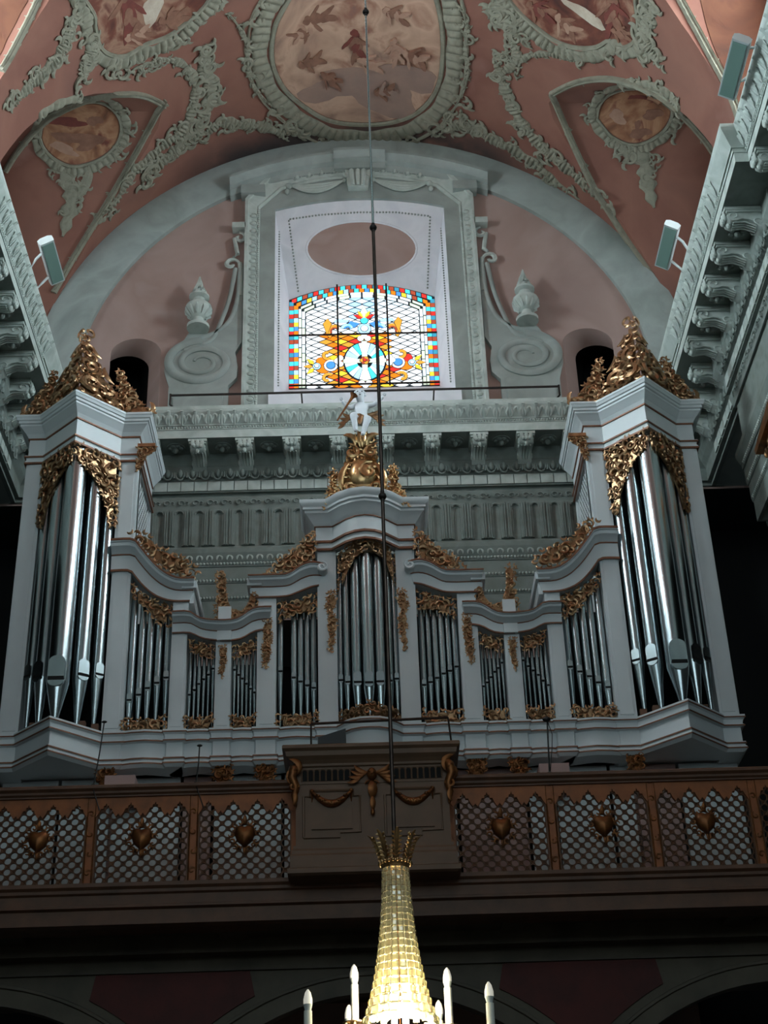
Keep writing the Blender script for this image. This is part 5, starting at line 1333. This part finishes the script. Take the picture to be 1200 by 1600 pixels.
for s in (-1,1):
    mb = MB(); g = lambda a,b,w,s=s:(PC+s*(hw+.02-a), YP-.04-w, b); zb = zt-.2
    mb.tube([g(.06,zb,.0),g(-.0,zb-.1,.04),g(-.03,zb-.22,.05),g(.03,zb-.34,.03),g(.0,zb-.46,.02),g(.02,zb-.6,.0)], [.05,.07,.06,.05,.04,.015], 8)
    leaf(mb, g, (.06,zb-.05), .14, pi/2+.4, .04, .6, .03); leaf(mb, g, (-.06,zb-.18), .12, pi/2-.4, .04, -.5, .03); scroll(mb, g, (.0,zb-.36), .07, 0, 2*pi, .02, .05); leaf(mb, g, (.02,zb-.5), .1, pi/2, .03, .3, .03); mb.sphere(g(.0,zb-.12,.06), .055, 8, 6)
    obj('corner_carving', mb, M['gold_dark'], pc, 60)
# low rail and slanted board on top of the case
mb = MB(); y = 18.8; a, b = P(486,1131,y), P(700,1121,y)
mb.tube([a, b], .018, 6)
mb.tube([a, (a.x, y, zt)], .014, 6); mb.tube([b, (b.x+.03, y, zt+.05), (b.x+.05, y, zt)], .014, 6)
tag(obj('case_rail', mb, M['rod']), 'thin metal rail standing on top of the middle front case', 'rail')
q = [P(a,b,18.85) for a,b in ((497,1152),(540,1138),(541,1161),(497,1162))]
sb = thing('music_stand', 'black slanted music stand behind the top of the middle front case', 'music stand', (q[2].x, 18.85, zt))
mb = MB(); mb.rings([[tuple(p) for p in q], [(p.x, p.y+.03, p.z+.0) for p in q]]); obj('board', mb, M['black'], sb)
obj('stem', MB().tube([(q[2].x-.2,18.9,q[2].z+.02),(q[2].x-.2,18.9,zt)], .015, 6), M['black'], sb)
# microphone on its stand, and cables
b = P(858,1203,GYF); b.z = RT; tp = P(855,1126,GYF)
ms = thing('microphone_stand', 'thin black microphone stand on the right gallery rail', 'microphone', (b.x, GYF, RT))
obj('base', MB().lathe([(0,0),(.06,0),(.06,.02),(.02,.04),(0,.05)], tuple(b), 12), M['black'], ms, 50)
obj('pole', MB().tube([tuple(b), (tp.x, GYF, tp.z)], .012, 6), M['black'], ms)
obj('capsule', MB().sphere((tp.x-.01, GYF-.02, tp.z+.01), .045, 8, 6, (1.3,1,.8)), M['black'], ms, 60)
obj('cable', MB().tube([(tp.x,GYF,tp.z),(tp.x+.05,GYF,tp.z-.2),(tp.x+.03,GYF,tp.z-.4),(b.x+.01,GYF,RT+.03)], .006, 5), M['black'], ms)
for pa, pb_, lab in (((163,1128),(146,1226),'left'), ((312,1165),(306,1224),'right')):
    a = P(*pa, GYF+.05); c = P(*pb_, GYF); mb = MB().tube([a, a.lerp(c,.5)+Vector((.01,0,0)), (c.x,GYF,RT)], .009, 5); mb.sphere((c.x,GYF,RT+.02), .035, 7, 5); mb.sphere(a, .025, 6, 4, (1.6,1,.7))
    e = (c.x+.12, GYF-.1, RT-.35); mb.tube([(c.x,GYF-.1,RT), e], .008, 5)
    tag(obj('hanging_microphone', mb, M['black']), 'slim black microphone wand at the %s end of the left gallery rail' % ('outer' if lab == 'left' else 'inner'), 'microphone')

# ---- space under the gallery
Yn = 20.2; ZN = 3.12; RN = 3.45; HN = 2.65
nar = thing('arcade_wall', 'dim arcaded wall with dark red spandrels under the gallery', 'wall', (GC, Yn, 0))
def arc_pts(cx, r, h, n=24):
    a1 = math.acos(h/r); return [(cx+r*cos(a1+(pi-2*a1)*k/n), ZN+r*sin(a1+(pi-2*a1)*k/n)) for k in range(n+1)]
for cx in (GC-2*HN, GC, GC+2*HN):
    A, B = arc_pts(cx, RN-.24, HN), arc_pts(cx, RN, HN)
    obj('arch_ring', MB().rings([[(p[0],Yn+.1,p[1]),(p[0],Yn-.12,p[1]),(q[0],Yn-.12,q[1]),(q[0],Yn+.1,q[1])] for p, q in zip(A, B)]), M['under'], nar, 40)
    obj('arch_edge', MB().tube([(p[0],Yn-.13,p[1]) for p in B], .03, 5), M['under'], nar)
    q = B + [(cx-HN, 7.0), (cx+HN, 7.0)]
    obj('spandrel', MB().prism(q, lambda a,b,d:(a,d,b), Yn-.05, Yn+.05), M['under'], nar)
    for sx in (-1, 1):
        obj('pier', MB().box(cx+sx*HN-(.22 if sx > 0 else 0), cx+sx*HN+(0 if sx > 0 else .22), Yn-.1, Yn+.3, 0, ZN+math.sqrt(RN*RN-HN*HN)), M['under'], nar)
    C = [p for p in arc_pts(cx, RN+.14, HN, 40)]
    for sx in (-1, 1):
        pts = sorted([p for p in C if sx*(p[0]-cx) > HN-1.15], key=lambda p: sx*p[0])
        if len(pts) > 2: obj('red_spandrel', MB().prism(pts+[(cx+sx*HN, 6.66), (cx+sx*(HN-1.0), 6.66)], lambda a,b,d:(a,d,b), Yn-.08, Yn-.02), M['red'], nar)
    obj('spandrel_moulding', MB().box(cx-HN, cx+HN, Yn-.1, Yn, 6.67, 6.72), M['under'], nar)

# ================================================================== CHANDELIER
CY_, CX_ = 7.5, .142
def cz(py, px=618): return P(px, py, CY_).z
zring = cz(1350)
chd = thing('chandelier', 'crystal basket chandelier with gilt leaf crown and electric candles on a long rod', 'chandelier', (CX_, CY_, cz(1600)-.5))
top_z = VZ+VR-.02
obj('rod', MB().lathe([(.0105,zring),(.0105,cz(355))], (CX_,CY_,0), 8), M['rod'], chd, 60)
obj('upper_rod', MB().lathe([(.0075,cz(355)),(.0075,top_z)], (CX_,CY_,0), 8), M['chrome'], chd, 60)
for py in (18, 355, 775): obj('rod_knob', MB().sphere((CX_,CY_,cz(py)), .024, 12, 9).lathe([(.0,-.035),(.012,-.035),(.012,.035),(0,.035)],(CX_,CY_,cz(py)),8), M['iron'], chd, 60)
# crown of palm leaves
def palm():
    mb = MB(); pts = [(0,0,0),(0,-.012,.05),(0,-.028,.10),(0,-.048,.135),(0,-.062,.148)]
    mb.tube(pts, [.012,.016,.015,.011,.005], 6, (0,-1,.2), .4)
    for k in range(6):
        z = .02+.02*k; y = -.012*(z/.05) if z < .05 else -.012-.3*(z-.05)
        for s in (-1,1): mb.tube([(0,y,z),(s*.016,y-.004,z+.012),(s*.026,y-.012,z+.012)], [.006,.007,.003], 5)
    return mb.mesh('crown_leaf',60)
PALM = palm()
for k in range(8):
    a = 2*pi*k/8+.1; link('crown_leaf', PALM, M['gold_hi'], chd, (.066*sin(a), -.066*cos(a), zring-chd.location.z), (0,0,a), (1,1.15,1))
mb = MB(); mb.lathe([(.05,-.035),(.066,-.03),(.074,-.01),(.078,.0),(.072,.012),(.06,.016)], (CX_,CY_,zring), 28)
for k in range(22):
    a = 2*pi*k/22; mb.sphere((CX_+.078*cos(a),CY_+.078*sin(a),zring), .0105, 6, 5)
obj('crown_ring', mb, M['gold_hi'], chd, 60)
# basket of cut crystals: rows on a flaring profile
prof = [(cz(1358),.066),(cz(1400),.071),(cz(1450),.084),(cz(1500),.105),(cz(1540),.128),(cz(1570),.152),(cz(1600),.185)]
def prad(z):
    for (z0,r0),(z1,r1) in zip(prof[:-1],prof[1:]):
        if z1 <= z <= z0: return r0+(r1-r0)*(z0-z)/(z0-z1)
    return prof[-1][1]
CRY = MB(); CRY.rings([[(a*k*.5,y,b*k*.5) for a,b in ((-.8,-1),(.8,-1),(1,-.8),(1,.8),(.8,1),(-.8,1),(-1,.8),(-1,-.8))] for k, y in ((.55,.3),(1,.1),(1,-.1),(.6,-.35))]); CRY = CRY.mesh('crystal')
rnd = random.Random(9); z = prof[0][0]; rowsn = 0; back = MB(); front = 0
while z > prof[-1][0]:
    r = prad(z); h = .024+.022*(prof[0][0]-z)/(prof[0][0]-prof[-1][0]); n = 18
    for k in range(n):
        a = 2*pi*(k+.5)/n; w = 2*pi*r/n*.92
        if cos(a) > -.02:
            o = link('crystal', CRY, M['crystal'], chd, (r*sin(a), -r*cos(a), z-h/2-chd.location.z), (rnd.uniform(-.12,.12), rnd.uniform(-.08,.08), a), (w, w*.55, h*.93)); front += 1
        else:
            x, y = CX_+r*sin(a), CY_-r*cos(a); back.box(x-w*.3, x+w*.3, y-.003, y+.003, z-h*.92, z-h*.05)
    z -= h; rowsn += 1
stuff(obj('crystal_back', back, M['crystal'], chd))
mb = MB()
for k in range(12):
    a = 2*pi*k/12; mb.tube([(CX_+(prad(zz_)-.004)*cos(a), CY_+(prad(zz_)-.004)*sin(a), zz_) for zz_, _ in prof], .0022, 4)
stuff(obj('basket_wires', mb, M['gold_dark'], chd))
# electric candles round the rim
zb = cz(1590)
def candle(px, ptop, ang, R):
    x = CX_+R*sin(ang); y = CY_-R*cos(ang); 
    d = ray(px, ptop); t_ = (y-CAM.y)/d.y; p = CAM+d*t_; x = p.x; zt_ = p.z; 
    mb = MB(); mb.lathe([(.0,-.105),(.012,-.105),(.0135,-.095),(.0215,-.068),(.0215,-.045),(.014,-.015),(.004,0),(0,.001)], (x,y,zt_), 14); b_ = obj('candle_bulb', mb, M['bulb'], chd, 60)
    obj('bulb_shade', MB().lathe([(.0,-.104),(.014,-.104),(.0155,-.094),(.0222,-.07),(.0,-.07)], (x,y,zt_), 14), M['lampwhite'], b_, 60)
    obj('candle_sleeve', MB().lathe([(.0,-.30),(.0195,-.30),(.0195,-.10),(.0,-.10)], (x,y,zt_), 14), M['wax'], chd, 50)
    zq = zt_-.29
    obj('drip_pan', MB().lathe([(.0,-.05),(.018,-.05),(.03,-.035),(.05,-.008),(.062,.0),(.062,.006),(.045,.002),(0,.0)], (x,y,zq), 18), M['gold_hi'], chd, 50)
    for k in range(8):
        a = 2*pi*k/8; obj('crystal_drop', MB().lathe([(0,0),(.006,-.006),(.009,-.03),(.004,-.05),(0,-.055)], (x+.06*cos(a),y+.06*sin(a),zq), 6), M['crystal'], chd)
    c = Vector((CX_,CY_,zq-.22)); e = Vector((x,y,zq-.05)); obj('arm', MB().tube([c.lerp(e,.25)+Vector((0,0,-.0)), c.lerp(e,.5)+Vector((0,0,-.12)), c.lerp(e,.85)+Vector((0,0,-.14)), e], [.012,.012,.011,.01], 7), M['gold_hi'], chd, 60)
candle(481,1546,-1.25,.40); candle(553,1507,-2.35,.38); candle(698,1512,2.2,.36); candle(763,1534,1.3,.42); candle(685,1563,2.8,.42); candle(545,1570,-2.75,.44)
candle(520,1650,-.6,.42); candle(730,1655,.6,.42)
for k, (px, py) in enumerate(((603,1588),(628,1582),(650,1586),(583,1592),(672,1592))):
    p = P(px, py, CY_-.2); obj('lit_bulb', MB().sphere(tuple(p), .022 if k < 3 else .015, 10, 7), M['glow'], chd, 60)
lt = bpy.data.lights.new('chandelier_light', 'POINT'); lt.energy = 34; lt.color = (1.0,.9,.68); lt.shadow_soft_size = .08
lo_ = bpy.data.objects.new('chandelier_light', lt); COL.objects.link(lo_); lo_.location = (CX_, CY_-.02, cz(1585)); lo_.parent = chd; lo_.location = Vector((CX_, CY_, cz(1560)))-Vector(chd.location)

# ---- gilded bracket on the right nave wall
gx = XS+6.3
wb = thing('wall_bracket', 'gilded scroll bracket high on the right nave wall below the cornice', 'bracket', (XS+6.47, 19.4, 14.1))
mb = MB(); g = lambda a, b, w: (gx-w, 19.2+a, 14.3+b)
mb.prism([(-.6,.35),(.75,.12),(.72,.02),(-.6,.1)], lambda a,b,d:(gx-d,19.2+a,14.3+b), -.1, .22); obj('shelf', mb, M['gold_dark'], wb)
mb = MB(); carve(mb, [(-.6,.08),(.6,0),(.45,-.25),(.1,-.4),(-.6,-.45)], g, 901, .1, .0, .1, 1.1); scroll(mb, g, (-.1,-.25), .22, 0, 2*pi, .06, .1); obj('scrollwork', mb, M['gold'], wb, 60)
